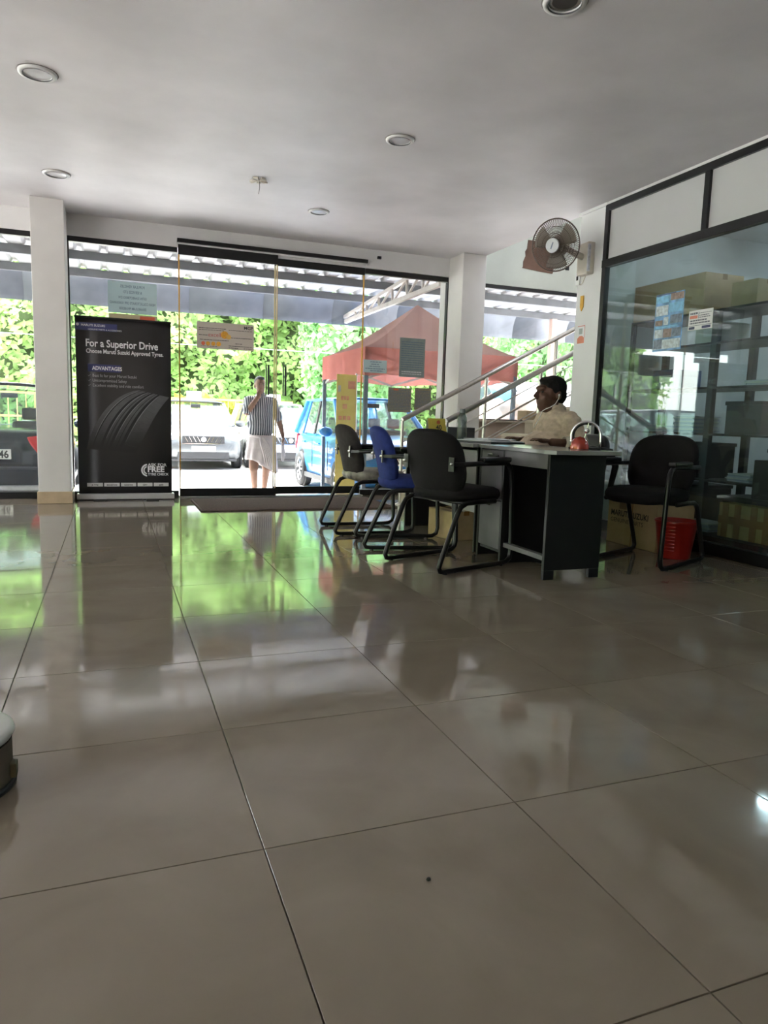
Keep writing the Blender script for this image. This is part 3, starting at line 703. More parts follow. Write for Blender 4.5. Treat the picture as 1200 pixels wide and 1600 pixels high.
# ================================================================== STAIRS
st = thing('staircase', 'beige staircase climbing right behind the reception desk', 'stairs', (2.85, 6.43, 0))
step_m = M('beige stair stone', (.55, .46, .37), .35, 0, .1, 5); riser_m = M('stair riser', (.45, .37, .29), .5, 0, .1, 5)
RUN, RISE = .30, .156
for k in range(14):
    x0 = k*RUN
    B().box((x0, -.55, (k*RISE-.12 if k else 0)), (x0+RUN+.02, .55, (k+1)*RISE-.03)).build('riser', riser_m, st)
    B().box((x0-.02, -.57, (k+1)*RISE-.03), (x0+RUN, .57, (k+1)*RISE)).build('tread', step_m, st, bevel=.004)
SL = RISE/RUN
def rail(label, y):
    o = thing('stair_railing', label, 'railing', (2.85, y, 0), group='stainless stair railings')
    f = lambda x: .895+SL*x
    B().tube([(0, 0, f(0)), (3.6, 0, f(3.6))], .026, 10).build('handrail', steel, o, True, auto=60)
    for k, x in enumerate((.0, .97, 1.84, 2.75)):
        ps = B().cyl((x, 0, SL*x+(.15 if k else .0)), (x, 0, f(x)-.01), .019, n=10).build('post', steel, o, True, auto=60)
        B().lathe([(.05, 0), (.05, .008), (.02, .02)], c=(x, 0, SL*x+(.15 if k else 0.001)), n=14).build('base_cap', steel, ps, True)
    for d in (.24, .40, .56, .70): B().tube([(.0, 0, f(0)-d), (3.6, 0, f(3.6)-d)], .007, 6).build('infill_bar', steel, o, True)
    return o
rail('steel stair railing farther from the desk, its top rail starting left of the right pillar', 6.96)
rail('steel stair railing nearer the desk, passing behind the seated man', 5.90)
sb = thing('stair_box', 'small brown carton standing on the sill of the stair window', 'carton', (5.02, 7.86, .925))
B().box((-.14, -.06, 0), (.14, .16, .13)).build('body', M('dull carton', (.42, .33, .20), .8, 0, .1, 8), sb, bevel=.003); B().box((-.141, -.02, .1305), (.141, .02, .132)).build('tape', M('tape', (.5, .4, .25), .3), sb)

# ================================================================== ROLL-UP BANNER
BX0, BX1, BY, BZ0, BZ1 = -.318, .572, 7.66, .065, 1.79
ban = thing('rollup_banner', 'black roll-up banner about approved tyres standing by the left pillar', 'banner', ((BX0+BX1)/2, BY, 0))
def banner_mat():
    m = M('banner print black', (.018, .016, .018), .42, 0, .1, 3); t = m.node_tree; n = t.nodes; b = n['Principled BSDF']
    tc = n.new('ShaderNodeTexCoord'); mp = n.new('ShaderNodeMapping'); mp.inputs['Location'].default_value = (-.02, 0, -1.05); mp.inputs['Scale'].default_value = (1.5, 1, .95)
    gr_ = n.new('ShaderNodeTexGradient'); gr_.gradient_type = 'SPHERICAL'; t.links.new(tc.outputs['Object'], mp.inputs[0]); t.links.new(mp.outputs[0], gr_.inputs[0])
    rp = n.new('ShaderNodeValToRGB'); rp.color_ramp.elements[0].color = (.010, .009, .010, 1); rp.color_ramp.elements[1].color = (.05, .044, .043, 1)
    t.links.new(gr_.outputs['Fac'], rp.inputs[0]); t.links.new(rp.outputs[0], b.inputs['Base Color'])
    return m
W2 = (BX1-BX0)/2
B().grid(lambda u, v: (lerp(-W2, W2, u), .004*math.sin(v*3), lerp(BZ0, BZ1, v)), 4, 20).build('print_sheet', banner_mat(), ban, True, solid=.0012)
B().box((-W2-.005, -.008, BZ1-.006), (W2+.005, .012, BZ1+.012)).build('top_bar', plastic_blk, ban, bevel=.002)
B().box((-W2-.02, -.05, .012), (W2+.02, .05, .068)).build('cassette', M('silver cassette', (.62, .62, .63), .35, .5, .05), ban, bevel=.006)
for x in (-.25, .25): B().box((x-.06, -.09, 0.001), (x+.06, .09, .012)).build('foot', plastic_blk, ban)
B().cyl((0, .02, .06), (0, .02, BZ1), .008).build('support_pole', alloy, ban)
U = lambda u, v: (lerp(-W2, W2, u), lerp(BZ1, BZ0, v))     # print coordinates, v down
def bt(s, u, v, size, mat, **k):
    x0, z0 = U(u, v); text(s, size, mat, ban, lambda a, b_, d: (x0+a, -.0065-d, z0+b_), **k)
pw = M('printed white', (.85, .85, .86), .5, 0, .02); pg = M('printed grey', (.45, .45, .46), .5, 0, .02); pb = M('printed blue', (.045, .05, .16), .5, 0, .05)
def bp(u0, v0, u1, v1, mat, name='print_block', d=-.006):
    (xa, za), (xb, zb2) = U(u0, v0), U(u1, v1); B().box((xa, d, zb2), (xb, d+.001, za)).build(name, mat, ban)
bp(.0, .03, .43, .072, pb, d=-.0058); bt('MARUTI SUZUKI', .06, .049, .030, pw, weight=.0006); bt('GENUINE PARTS & ACCESSORIES', .13, .069, .021, pw)
(ex, ez) = U(.026, .042); B().lathe([(.0001, -.0066), (.014, -.0066)], c=(ex, 0, ez), axis='y', n=12).build('print_emblem', pw, ban)
bt('For a Superior Drive', .10, .160, .100, pw, weight=.0022, squeeze=.80); bt('Choose Maruti Suzuki Approved Tyres.', .105, .196, .057, pw, weight=.0012, squeeze=.79)
bp(.12, .258, .46, .300, pb, d=-.0058); bt('ADVANTAGES', .165, .290, .052, pw, weight=.0012, squeeze=.82)
for k, s_ in enumerate(('Best fit for your Maruti Suzuki', 'Uncompromised Safety', 'Excellent stability and ride comfort')):
    v_ = .329+k*.0275; bt(s_, .165, v_, .041, pg, squeeze=.82)
    x0, z0 = U(.128, v_-.003); B().bar((x0-.008, -.0065, z0+.008), (x0, -.0065, z0), .001, .006, up=(0, 1, 0)).bar((x0, -.0065, z0), (x0+.016, -.0065, z0+.016), .001, .006, up=(0, 1, 0)).build('tick_mark', pw, ban)
bt('ASK FOR', .735, .838, .042, pw, weight=.0006, squeeze=1.1); bt('FREE', .730, .872, .080, pw, weight=.003, squeeze=1.0); bt('TYRE CHECK', .735, .893, .036, pw, weight=.001, squeeze=.95)
x0, z0 = U(.735, .862); B().lathe([(.050, -.0066), (.066, -.0066)], c=(x0, 0, z0), axis='y', n=16, a0=PI*.55, a1=PI*1.45).lathe([(.032, -.0066), (.044, -.0066)], c=(x0, 0, z0), axis='y', n=16, a0=PI*.6, a1=PI*1.4).build('print_wheel', pw, ban)
for k, (s_, sz) in enumerate((('JK TYRE', .022), ('BRIDGESTONE', .019), ('GOODYEAR', .019), ('CEAT', .022), ('apollo', .022))):
    u0 = .085+k*.178; bp(u0, .937, u0+.165, .958, M('printed pale box', (.72, .71, .70), .5), d=-.0058)
    x0, z0 = U(u0+.0825, .953); text(s_, sz, M('printed black', (.02, .02, .02), .5), ban, lambda a, b_, d: (x0+a, -.0063-d, z0+b_), align='CENTER', weight=.0006, squeeze=.8)
# printed tyre: tread ribs as curved printed bands fading into the black below
def tyre_mat(name, c):
    m = M(name, (c, c, c*1.04), .45, 0, .12, 14); t = m.node_tree; n = t.nodes; b = n['Principled BSDF']
    tc = n.new('ShaderNodeTexCoord'); sp = n.new('ShaderNodeSeparateXYZ'); t.links.new(tc.outputs['Object'], sp.inputs[0])
    mr = n.new('ShaderNodeMapRange'); mr.interpolation_type = 'SMOOTHSTEP'; mr.inputs[1].default_value = .50; mr.inputs[2].default_value = .95
    t.links.new(sp.outputs['Z'], mr.inputs[0]); mx = n.new('ShaderNodeMixRGB'); mx.inputs[1].default_value = (.022, .020, .020, 1)
    src = b.inputs['Base Color'].links[0].from_socket; t.links.new(src, mx.inputs[2]); t.links.new(mr.outputs[0], mx.inputs[0]); t.links.new(mx.outputs[0], b.inputs['Base Color'])
    return m
rib_m = tyre_mat('print tyre rib', .12); gro_m = tyre_mat('print tyre groove', .012); hi_m = tyre_mat('print tyre light', .36)
def bez(p, t):
    a, b_, c, d = p; return tuple((1-t)**3*a[i]+3*(1-t)**2*t*b_[i]+3*(1-t)*t*t*c[i]+t**3*d[i] for i in (0, 1))
EL = [(.09, .74), (.17, .56), (.38, .42), (.64, .395)]; ER = [(.60, .76), (.72, .66), (.80, .53), (.98, .430)]
def band(f0, f1, mat, t0=0., t1=1., d=-.0060, nm='print_tread'):
    b = B(); N = 18; vs = []
    for k in range(N+1):
        t = lerp(t0, t1, k/N); a, c = bez(EL, t), bez(ER, t)
        for f_ in (f0, f1):
            x, z = U(lerp(a[0], c[0], f_), lerp(a[1], c[1], f_)); vs.append((x, d, z))
    b.add(vs, [(2*k, 2*k+1, 2*k+3, 2*k+2) for k in range(N)]); return b.build(nm, mat, ban, recalc=False)
band(0, 1, rib_m, d=-.0057)
for f0, f1 in ((.10, .125), (.25, .30), (.36, .375), (.42, .475), (.56, .575), (.63, .69)): band(f0, f1, gro_m)
for f0 in (.09, .305, .48, .70): band(f0, f0+.012, hi_m, .15, .95)
for k in range(9):
    t = .12+k*.095
    for (f0, f1, dt) in ((.70, .97, -.02), (.135, .24, .05), (.49, .55, .05)):
        a, c, a2, c2 = bez(EL, t), bez(ER, t), bez(EL, t+dt), bez(ER, t+dt)
        p = U(lerp(a[0], c[0], f0), lerp(a[1], c[1], f0)); q = U(lerp(a2[0], c2[0], f1), lerp(a2[1], c2[1], f1))
        B().bar((p[0], -.0062, p[1]), (q[0], -.0062, q[1]), .0008, .011 if f0 > .6 else .007, up=(0, 1, 0)).build('print_sipe', gro_m, ban)

# ================================================================== PAPERS ON THE GLASS
ink = M('grey ink', (.16, .22, .30), .7); inkd = M('dark ink', (.05, .05, .05), .7); redp = M('red ink', (.75, .16, .08), .7); orp = M('orange ink', (.85, .42, .05), .6, 0, .2, 60)
pap_blue = thin('pale blue paper', (.60, .70, .72), .35, .03, 6)
def sheet(name, label, x0, x1, z0, z1, y, mat, cat='paper'):
    o = thing(name, label, cat, ((x0+x1)/2, y, z0)); B().box((-(x1-x0)/2, -.0006, 0), ((x1-x0)/2, .0006, z1-z0)).build('sheet', mat, o); return o
def bars(o, rows, mat, w_, name='print_line'):
    b = B()
    for (xa, xb, z, h) in rows:
        x = xa
        while x < xb-.004:
            L_ = random.uniform(.012, .035); b.box((x, -.0014, z), (min(x+L_, xb), -.0008, z+h)); x += L_+random.uniform(.003, .007)
    b.build(name, mat, o)['kind'] = 'stuff'
p1 = sheet('window_notice', 'pale blue notice with mirrored lettering above the tyre banner', -.015, .455, 1.882, 2.193, 7.885, pap_blue)
for k, (s_, sz) in enumerate((('POPULAR VEHICLES', .040), ('& SERVICES LTD', .038), ('GSTIN 32AABCP3805G1ZW', .034), ('NEAR COLLECTORATE OPP. KAKKANAD', .036), ('ERNAKULAM PIN 682030', .036))):
    text(s_, sz, ink, p1, lambda a, b_, d, k=k: (a, -.0008-d, .252-k*.054+b_), align='CENTER', mirror=True, squeeze=.66, weight=.0004)
p1b = sheet('window_notice', 'beige strip with a red block under the pale blue notice', -.01, .455, 1.80, 1.874, 7.885, thin('beige paper', (.62, .55, .40), .35, .05, 8))
B().box((.065, -.0016, .012), (.21, -.0008, .062)).build('red_block', redp, p1b)
p2 = sheet('service_poster', 'cream poster with orange faces stuck on the sliding door', .848, 1.446, 1.578, 1.852, 7.828, thin('cream paper', (.66, .60, .55), .3, .03, 6))
text('MGP', .045, inkd, p2, lambda a, b_, d: (.19+a, -.0008-d, .222+b_), weight=.001, squeeze=1.1); text('excellent', .062, M('maroon ink', (.55, .08, .10), .6), p2, lambda a, b_, d: (-.185+a, -.0008-d, .125+b_), squeeze=.95)
bars(p2, [(-.28, .0, .208, .006), (-.28, -.02, .19, .005), (.03, .28, .20, .005), (-.28, -.19, .135, .006), (.04, .28, .122, .006), (-.27, .03, .088, .006), (.10, .17, .062, .006), (.03, .28, .036, .006), (.03, .13, .016, .006), (.19, .28, .016, .006), (-.26, -.09, .022, .004)], inkd, .6)
for k, (x, z, r_, m_) in enumerate(((-.012, .15, .040, orp), (.030, .132, .026, M('amber ink', (.85, .55, .15), .6)), (-.235, .052, .020, redp), (-.185, .052, .022, orp), (-.13, .052, .022, orp), (-.075, .052, .025, orp))):
    B().lathe([(.0001, -.0016-.0002*k), (r_, -.0014-.0002*k)], c=(x, 0, z), axis='y', n=16).build('printed_face', m_, p2)
p3 = sheet('window_notice', 'small pale notice at the left edge of the right glass panel', 2.72, 3.008, 1.424, 1.57, 7.885, pap_blue)
bars(p3, [(-.06, .08, .118, .010), (-.05, .05, .092, .010), (-.07, .06, .068, .009), (-.12, .12, .042, .009), (-.06, .10, .018, .009)], ink, .3)
p4 = sheet('window_notice', 'tall grey-green printed sheet on the right glass panel', 3.165, 3.488, 1.396, 1.848, 7.885, thin('grey green paper', (.33, .38, .37), .3, .08, 20))
bars(p4, [(-.14, .14, .40-.026*k, .008) for k in range(13)], ink, .3); bars(p4, [(-.13, .13, .055, .012), (-.13, .13, .032, .008)], paper_w, .3)
brn = thin('brownish newsprint', (.36, .32, .25), .35, .15, 60)
p5 = sheet('window_notice', 'square brownish printed sheet lower on the right glass panel', 3.037, 3.331, .982, 1.266, 7.885, brn)
bars(p5, [(-.135, .135, .25-.017*k, .007) for k in range(14)], ink, .3); B().box((-.08, -.0016, .255), (-.02, -.0008, .272)).build('red_block', redp, p5)
p6 = sheet('window_notice', 'narrower brownish sheet next to the square one on the right glass panel', 3.375, 3.588, 1.015, 1.275, 7.885, brn)
bars(p6, [(-.095, .095, .22-.017*k, .007) for k in range(12)], ink, .3)

# ================================================================== MAT, PLINTH
mt = thing('door_mat', 'long brown ribbed door mat inside the sliding door', 'mat', (1.72, 7.10, .0005))
B().box((-.97, -.47, 0), (.97, .47, .011)).build('backing', M('brown mat', (.085, .052, .042), .9, 0, .25, 60, .4, 200), mt, bevel=.004)
rb_ = B()
for k in range(46): rb_.box((-.95, -.455+k*.02, .011), (.95, -.445+k*.02, .0145))
q = rb_.build('ribs', M('brown mat rib', (.11, .07, .055), .9, 0, .3, 80), mt); q['kind'] = 'stuff'
plc = (-.37, 1.83)
pl = thing('display_plinth', 'low round display plinth cut by the left edge of the picture', 'plinth', (plc[0], plc[1], .0005))
B().lathe([(.0001, .11), (.118, .11), (.132, .118), (.138, .130), (.135, .139), (.125, .143), (.0001, .143)], n=48).build('top', M('pale plinth top', (.60, .62, .60), .35, 0, .06, 8), pl, True, auto=50)
B().lathe([(.130, .004), (.131, .112)], n=48).build('side', M('brown plinth side', (.11, .09, .065), .6, 0, .2, 12), pl, True)
B().lathe([(.0001, 0), (.138, 0), (.139, .012), (.131, .014)], n=48).build('base_ring', plastic_blk, pl, True)
B().box((.128, -.03, .02), (.142, .0, .055)).build('clip', M('brown clip', (.12, .10, .05), .5), pl, bevel=.002)
peb = B().ell((0, 0, .004), (.005, .004, .004), 8, 6).build('dirt_speck', plastic_blk, loc=(.565, 1.165, 0)); tag(peb, 'small dark speck lying on the near floor tile', 'speck')

# ================================================================== CHAIRS
frame_blk = M('black powder coated tube', (.010, .010, .011), .3, .2, .2, 20)
def arc(c, r, a0, a1, n, pl=lambda a, b_: (a, b_)):
    return [(c[0]+r*math.cos(lerp(a0, a1, i/n)), c[1]+r*math.sin(lerp(a0, a1, i/n))) for i in range(n+1)]
def pad(b, cx, w_, d_, t_, ex=3.2, bow=0., N=36, rings=None):
    """cushion lying in the xy plane, superellipse outline, thickness along z"""
    if rings is None: rings = [(0, -.5), (.80, -.5), (.95, -.38), (1, -.1), (1, .12), (.96, .36), (.84, .50), (.45, .56), (0, .57)]
    prev = None; o0 = len(b.v); vs = []; fs = []
    for k, (s_, z) in enumerate(rings):
        for i in range(N):
            t = 2*PI*i/N; c, s2 = math.cos(t), math.sin(t)
            x = math.copysign(abs(c)**(2/ex), c)*d_/2*s_; y = math.copysign(abs(s2)**(2/ex), s2)*w_/2*s_
            vs.append((cx+x, y, z*t_+bow*(y/(w_/2))**2))
    for k in range(len(rings)-1):
        for i in range(N): fs.append((k*N+i, k*N+(i+1) % N, (k+1)*N+(i+1) % N, (k+1)*N+i))
    b.add(vs, fs)
def visitor_chair(label, x, y, ang, fabric, seat_fab=None):
    o = thing('visitor_chair', label, 'chair', (x, y, 0), ang, group='cantilever visitor chairs')
    b = B(); pad(b, 0, .48, .48, .085); 
    m = b.mesh('seat')
    for v in m.vertices: v.co.z += .455 - .02*max(0, (v.co.x-.1)/.14)**2; v.co.x += .03
    m.materials.append(seat_fab or fabric); link('seat', m, o, True)
    b = B(); pad(b, 0, .47, .44, .075, 2.9, bow=.05); m = b.mesh('backrest')
    R_ = Matrix.Rotation(math.radians(-14), 4, 'Y') @ Matrix(((0, 0, 1, 0), (0, 1, 0, 0), (1, 0, 0, 0), (0, 0, 0, 1)))
    for v in m.vertices: v.co = R_ @ v.co + Vector((-.205, 0, .632))
    bm = bmesh.new(); bm.from_mesh(m); bmesh.ops.recalc_face_normals(bm, faces=bm.faces); bm.to_mesh(m); bm.free()
    m.materials.append(fabric); link('backrest', m, o, True)
    for s in (-1, 1):
        yy = s*.245; r_ = .0155
        # tube: under seat -> rear bend -> down to the floor -> forward -> front bend -> up to the arm -> back
        path = [(.12, .415), (-.05, .415), (-.135, .412), (-.18, .392), (-.205, .355), (-.325, .09), (-.342, .045), (-.33, .022), (-.30, .0165), (.20, .0165), (.25, .020), (.282, .04), (.292, .08), (.285, .25), (.268, .52), (.255, .60), (.235, .635), (.20, .648), (.0, .648), (-.17, .645)]
        B().tube([(px, yy, pz) for px, pz in path], r_, 9).build('leg_frame', frame_blk, o, True)
        B().box((-.02, yy-.027, .655), (.235, yy+.027, .685)).build('armrest', plastic_blk, o, bevel=.012, seg=3)
        br = B().box((-.232, s*.20-.022, .60), (-.224, s*.20+.022, .685)).bar((-.228, s*.205, .645), (-.165, yy, .646), .016, .022).build('back_bracket', M('black bracket', (.03, .03, .03), .3, .6), o, bevel=.002)
        B().lathe([(.0001, -.014), (.010, -.012), (.012, 0)], c=(-.232, s*.205, .645), axis='x', n=12).build('bracket_knob', chrome, br, True)
        for px in (-.29, .20): B().cyl((px, yy, .0), (px, yy, .012), .016, n=8).build('glide', plastic_blk, o)
    B().tube([(.07, -.245, .41), (.07, .245, .41)], .011, 8).build('cross_tube', frame_blk, o, True); B().tube([(-.12, -.245, .41), (-.12, .245, .41)], .011, 8).build('cross_tube', frame_blk, o, True)
    return o
fab_k = M('black fabric', (.008, .007, .008), .85, 0, .2, 40, .15, 300, spec=.25); fab_b = M('blue fabric', (.020, .035, .17), .85, 0, .15, 30, .15, 300, spec=.25)
fab_g = M('worn black back fabric', (.035, .030, .030), .85, 0, .2, 30, .15, 300, spec=.25); fab_d = M('dusty torn seat vinyl', (.30, .28, .24), .5, 0, .5, 11, .2, 60, dark=(.06, .055, .05))
visitor_chair('black visitor chair with a worn dusty seat, farthest from the camera at the desk', 1.93, 5.36, -.05, fab_g, fab_d)
visitor_chair('blue fabric visitor chair between two black ones at the desk', 1.985, 4.70, -.20, fab_b)
visitor_chair('black visitor chair nearest the camera on the visitor side of the desk', 2.01, 4.02, .33, fab_k)
visitor_chair('black visitor chair standing against the glass partition, right of the desk', 3.335, 3.77, PI+.40, fab_k)

# ================================================================== RECEPTION DESK
desk = thing('reception_desk', 'dark grey and black office desk with drawers at which a man sits', 'desk', (2.31, 3.42, 0))
lam_g = M('grey wood laminate', (.17, .165, .17), .28, 0, .18, 3, dark=(.10, .10, .105)); lam_k = M('black laminate', (.006, .006, .007), .42, 0, .2, 6); lam_t = M('grey desk top', (.27, .28, .28), .16, 0, .12, 5)
def db(lo, hi, name, mat, bev=.003, parent=None): return B().box(lo, hi).build(name, mat, parent or desk, bevel=bev)
tp = [(.02, -.03), (.47, -.03), (.47, .88), (.02, .88), (-.01, .80), (-.02, .55), (-.02, .30), (-.01, .05)]
B().prism(tp, lambda a, b_, d: (a, b_, d), .725, .75).build('desk_top', lam_t, desk, bevel=.003)
db((.0, 0, .055), (.385, .025, .725), 'end_panel', lam_k); db((0, 0, .0), (.07, .025, .055), 'foot', lam_k); db((.315, 0, 0), (.385, .025, .055), 'foot', lam_k)
db((.0, .025, .64), (.018, .50, .725), 'drawer_front', lam_g); db((.36, .025, .10), (.375, .50, .725), 'modesty_panel', lam_k)
db((.02, .025, .105), (.06, .50, .135), 'foot_rail', lam_g)
# pedestal
db((.0, .50, .0), (.42, .52, .725), 'pedestal_side', lam_k); db((.018, .52, .06), (.42, .80, .725), 'pedestal_body', lam_k)
for k in range(2): 
    dr = db((.0, .525, .085+k*.325), (.018, .795, .395+k*.325), 'drawer', lam_g)
    db((-.018, .63, .36+k*.325), (.0, .69, .372+k*.325), 'handle', chrome, .002, dr)
kb = B().cyl((-.006, .57, .68), (0, .57, .68), .010).build('lock', chrome, desk); B().bar((-.012, .57, .68), (-.02, .575, .645), .004, .02).build('key', chrome, kb)
db((.0, .80, .0), (.42, .825, .725), 'pedestal_side', lam_k)
# second desk section
desk2 = thing('side_desk', 'long grey desk section continuing behind the chairs toward the stairs', 'desk', (2.31, 4.31, 0))
for nm, lo, hi, mt_ in (('desk_top', (-.02, 0, .722), (.48, 1.25, .748), lam_t), ('modesty_panel', (.03, .02, .27), (.048, 1.2, .70), M('light grey laminate', (.42, .42, .41), .4, 0, .1, 4)), ('end_panel', (.0, 1.20, 0), (.46, 1.225, .722), lam_k), ('end_panel', (.02, .0, 0), (.46, .02, .722), lam_k), ('back_rail', (.43, .02, .60), (.45, 1.2, .722), lam_k)):
    B().box(lo, hi).build(nm, mt_, desk2, bevel=.003)
cd = M('cardboard', (.52, .35, .18), .8, 0, .1, 9); cd_l = M('pale cardboard', (.50, .37, .20), .8, 0, .12, 9); tape_m = M('brown tape', (.30, .16, .05), .25, 0, .1, 8); inkb = M('black print', (.04, .03, .025), .7)
def carton(label, loc, sz, rz=0., mat=cd, name='carton', tape=True):
    o = thing(name, label, 'carton', loc, rz); x, y, z = sz
    B().box((-x/2, -y/2, 0), (x/2, y/2, z-.004)).build('body', mat, o, bevel=.004)
    for s in (-1, 1): B().box((-x/2 if s < 0 else .001, -y/2+.001, z-.004), (-.001 if s < 0 else x/2, y/2-.001, z)).build('flap', mat, o)
    if tape: B().box((-.025, -y/2-.001, z*.86), (.025, -y/2, z)).box((-.025, -y/2-.001, z), (.025, y/2+.001, z+.001)).build('tape', tape_m, o)
    return o
carton('brown carton on the floor under the side desk', (2.47, 4.92, 0.0005), (.24, .34, .22), .15, cd_l)
# things on the desks
bt_ = thing('water_bottle', 'clear water bottle with grey cap on the desk', 'bottle', (2.52, 4.94, .7485))
B().lathe([(.0001, .001), (.034, .001), (.037, .012), (.037, .10), (.033, .125), (.037, .15), (.035, .178), (.022, .205), (.019, .215)], n=24).build('body', glass('bottle plastic', (.45, .52, .52), .10, 1.45), bt_, True)
B().lathe([(.0001, .004), (.033, .004), (.035, .014), (.035, .098), (.0001, .10)], n=20).build('water', glass('water', (.80, .86, .86), .05, 1.33), bt_, True)
B().lathe([(.0001, .243), (.018, .243), (.021, .236), (.021, .213), (.0001, .213)], n=20).build('cap', M('grey cap', (.16, .17, .18), .4, .4), bt_, True, auto=40)
tcard = thing('tent_card', 'yellow folded table card with the number 40', 'card', (2.385, 5.12, .7485), .10)
ycard = M('yellow card', (.62, .50, .07), .55, 0, .05, 10)
B().add([(-.082, -.045, 0), (.082, -.045, 0), (.078, 0, .165), (-.078, 0, .165)], [(0, 1, 2, 3)]).build('front_panel', ycard, tcard, solid=.001)
B().add([(-.082, .055, 0), (.082, .055, 0), (.078, .001, .165), (-.078, .001, .165)], [(0, 1, 2, 3)]).build('back_panel', M('card white back', (.6, .6, .62), .6), tcard, solid=.001)
cf = lambda a, b_, d: (a+.012, -.047+b_*.27-d, b_)
text('40', .052, inkb, tcard, lambda a, b_, d: cf(a, b_+.078, .001), align='CENTER', weight=.0012)
B().lathe([(.0001, -.0016), (.017, -.0016)], c=(0, 0, 0), axis='y', n=14).build('emblem', M('dark red print', (.40, .09, .03), .6), tcard, loc=cf(0, .135, 0))
for z, w_ in ((.066, .05), (.058, .042)): B().box((-w_, -.0015, -.001), (w_, -.0008, .0015)).build('print_line', inkb, tcard, loc=cf(0, z, 0))
for x in (-.042, -.012, .008, .038): B().box((-.009, -.0016, -.008), (.009, -.0008, .010)).build('print_block', M('dark green print', (.05, .09, .03), .6), tcard, loc=cf(x, .034, 0))
pad_b = thing('writing_pad', 'dark writing pad under loose white papers on the desk', 'pad', (2.56, 4.62, .7485), .2); B().box((-.16, -.24, 0), (.16, .24, .012)).build('cover', plastic_blk, pad_b, bevel=.003); B().box((-.15, -.23, .0125), (.15, .23, .016)).build('page_block', paper_w, pad_b)
for k, (x, y, r_) in enumerate(((2.53, 4.58, .35), (2.58, 4.66, .05), (2.60, 4.56, -.2))):
    pp = B().box((-.105, -.148, 0), (.105, .148, .004)).build('loose_papers', M('office paper', (.72, .74, .80), .6, 0, .03), loc=(x, y, .7650+k*.0045), rz=r_)
    tag(pp, ['lowest loose white sheet on the writing pad', 'middle loose white sheet on the writing pad', 'topmost loose white sheet on the writing pad'][k], 'papers', 'papers on the pad')
mon = thing('paper_tray', 'dark box standing beside the bottle on the desk', 'tray', (2.62, 5.22, .7485)); B().box((-.12, -.08, 0), (.12, .08, .008)).box((-.12, -.08, .008), (-.114, .08, .10)).box((.114, -.08, .008), (.12, .08, .10)).box((-.114, .072, .008), (.114, .08, .10)).box((-.114, -.08, .008), (.114, -.072, .10)).build('body', M('dark grey plastic', (.06, .06, .07), .4), mon, bevel=.002); B().box((-.10, -.065, .010), (.10, .065, .03)).build('papers', paper_w, mon)
# chrome ring ornament with a red dome
orn = thing('ring_ornament', 'chrome ring ornament with red dome on the right end of the desk', 'ornament', (2.705, 3.64, .7505), -.62)
B().tube([(.085, 0, .012), (.086, 0, .05)]+[(.086*math.cos(t), 0, .080+.086*math.sin(t)) for t in [lerp(0, PI, i/24) for i in range(25)]]+[(-.086, 0, .05), (-.085, 0, .012)], .0085, 10).build('ring', chrome, orn, True)
B().tube([(.076*math.cos(t), .010, .080+.076*math.sin(t)) for t in [lerp(1.2, PI+.4, i/20) for i in range(21)]], .008, 8).build('inner_band', plastic_blk, orn, True)
sp_ = B().cyl((.012, 0, .162), (0, 0, .10), .004).cyl((0, 0, .10), (-.01, 0, .06), .004).build('spoke', chrome, orn); B().ell((.002, -.004, .112), (.017, .017, .017)).build('ball', chrome, sp_, True)
B().lathe([(.058, .001), (.058, .02), (.050, .048), (.030, .070), (.0001, .078)], c=(-.035, -.02, 0), n=24).build('dome', M('red enamel', (.45, .05, .03), .15, .2, .3, 12, coat=.8), orn, True)
B().box((-.10, -.035, 0), (.09, .045, .012)).build('base', plastic_blk, orn, bevel=.004)
# carton and bin behind the right chair
cb = carton('brown carton printed with a parts maker name under the right black chair', (3.80, 4.27, .0005), (.34, .54, .36), 0, cd_l, tape=False)
text('MARUTI SUZUKI', .062, inkb, cb, lambda a, b_, d: (-.1705-d, .235-a, .215+b_), weight=.0012, squeeze=.92); text('GENUINE PARTS', .045, inkb, cb, lambda a, b_, d: (-.1705-d, .235-a, .165+b_), squeeze=1.1)
B().box((-.1712, -.01, .0), (-.1702, -.004, .36)).build('seam', tape_m, cb); B().box((-.171, .06, .27), (-.1702, .14, .34)).build('printed_logo', M('faint print', (.26, .18, .10), .8), cb)
bn = thing('waste_bin', 'red plastic waste bin beside the carton', 'bin', (3.66, 3.845, .0005))
red_pl = M('red plastic', (.36, .016, .010), .32, 0, .08, 10)
B().lathe([(.0001, .004), (.098, .004), (.102, .0), (.105, .01), (.138, .245), (.146, .25), (.146, .262), (.138, .262), (.132, .245), (.10, .014), (.0001, .012)], n=36).build('body', red_pl, bn, True, auto=50)
for k in range(8): B().lathe([(.1095+.0035*k, .05+k*.024), (.114+.0035*k, .056+k*.024), (.1115+.0035*k, .062+k*.024)], n=10, a0=PI*.95, a1=PI*1.25).build('rib', red_pl, bn, True)

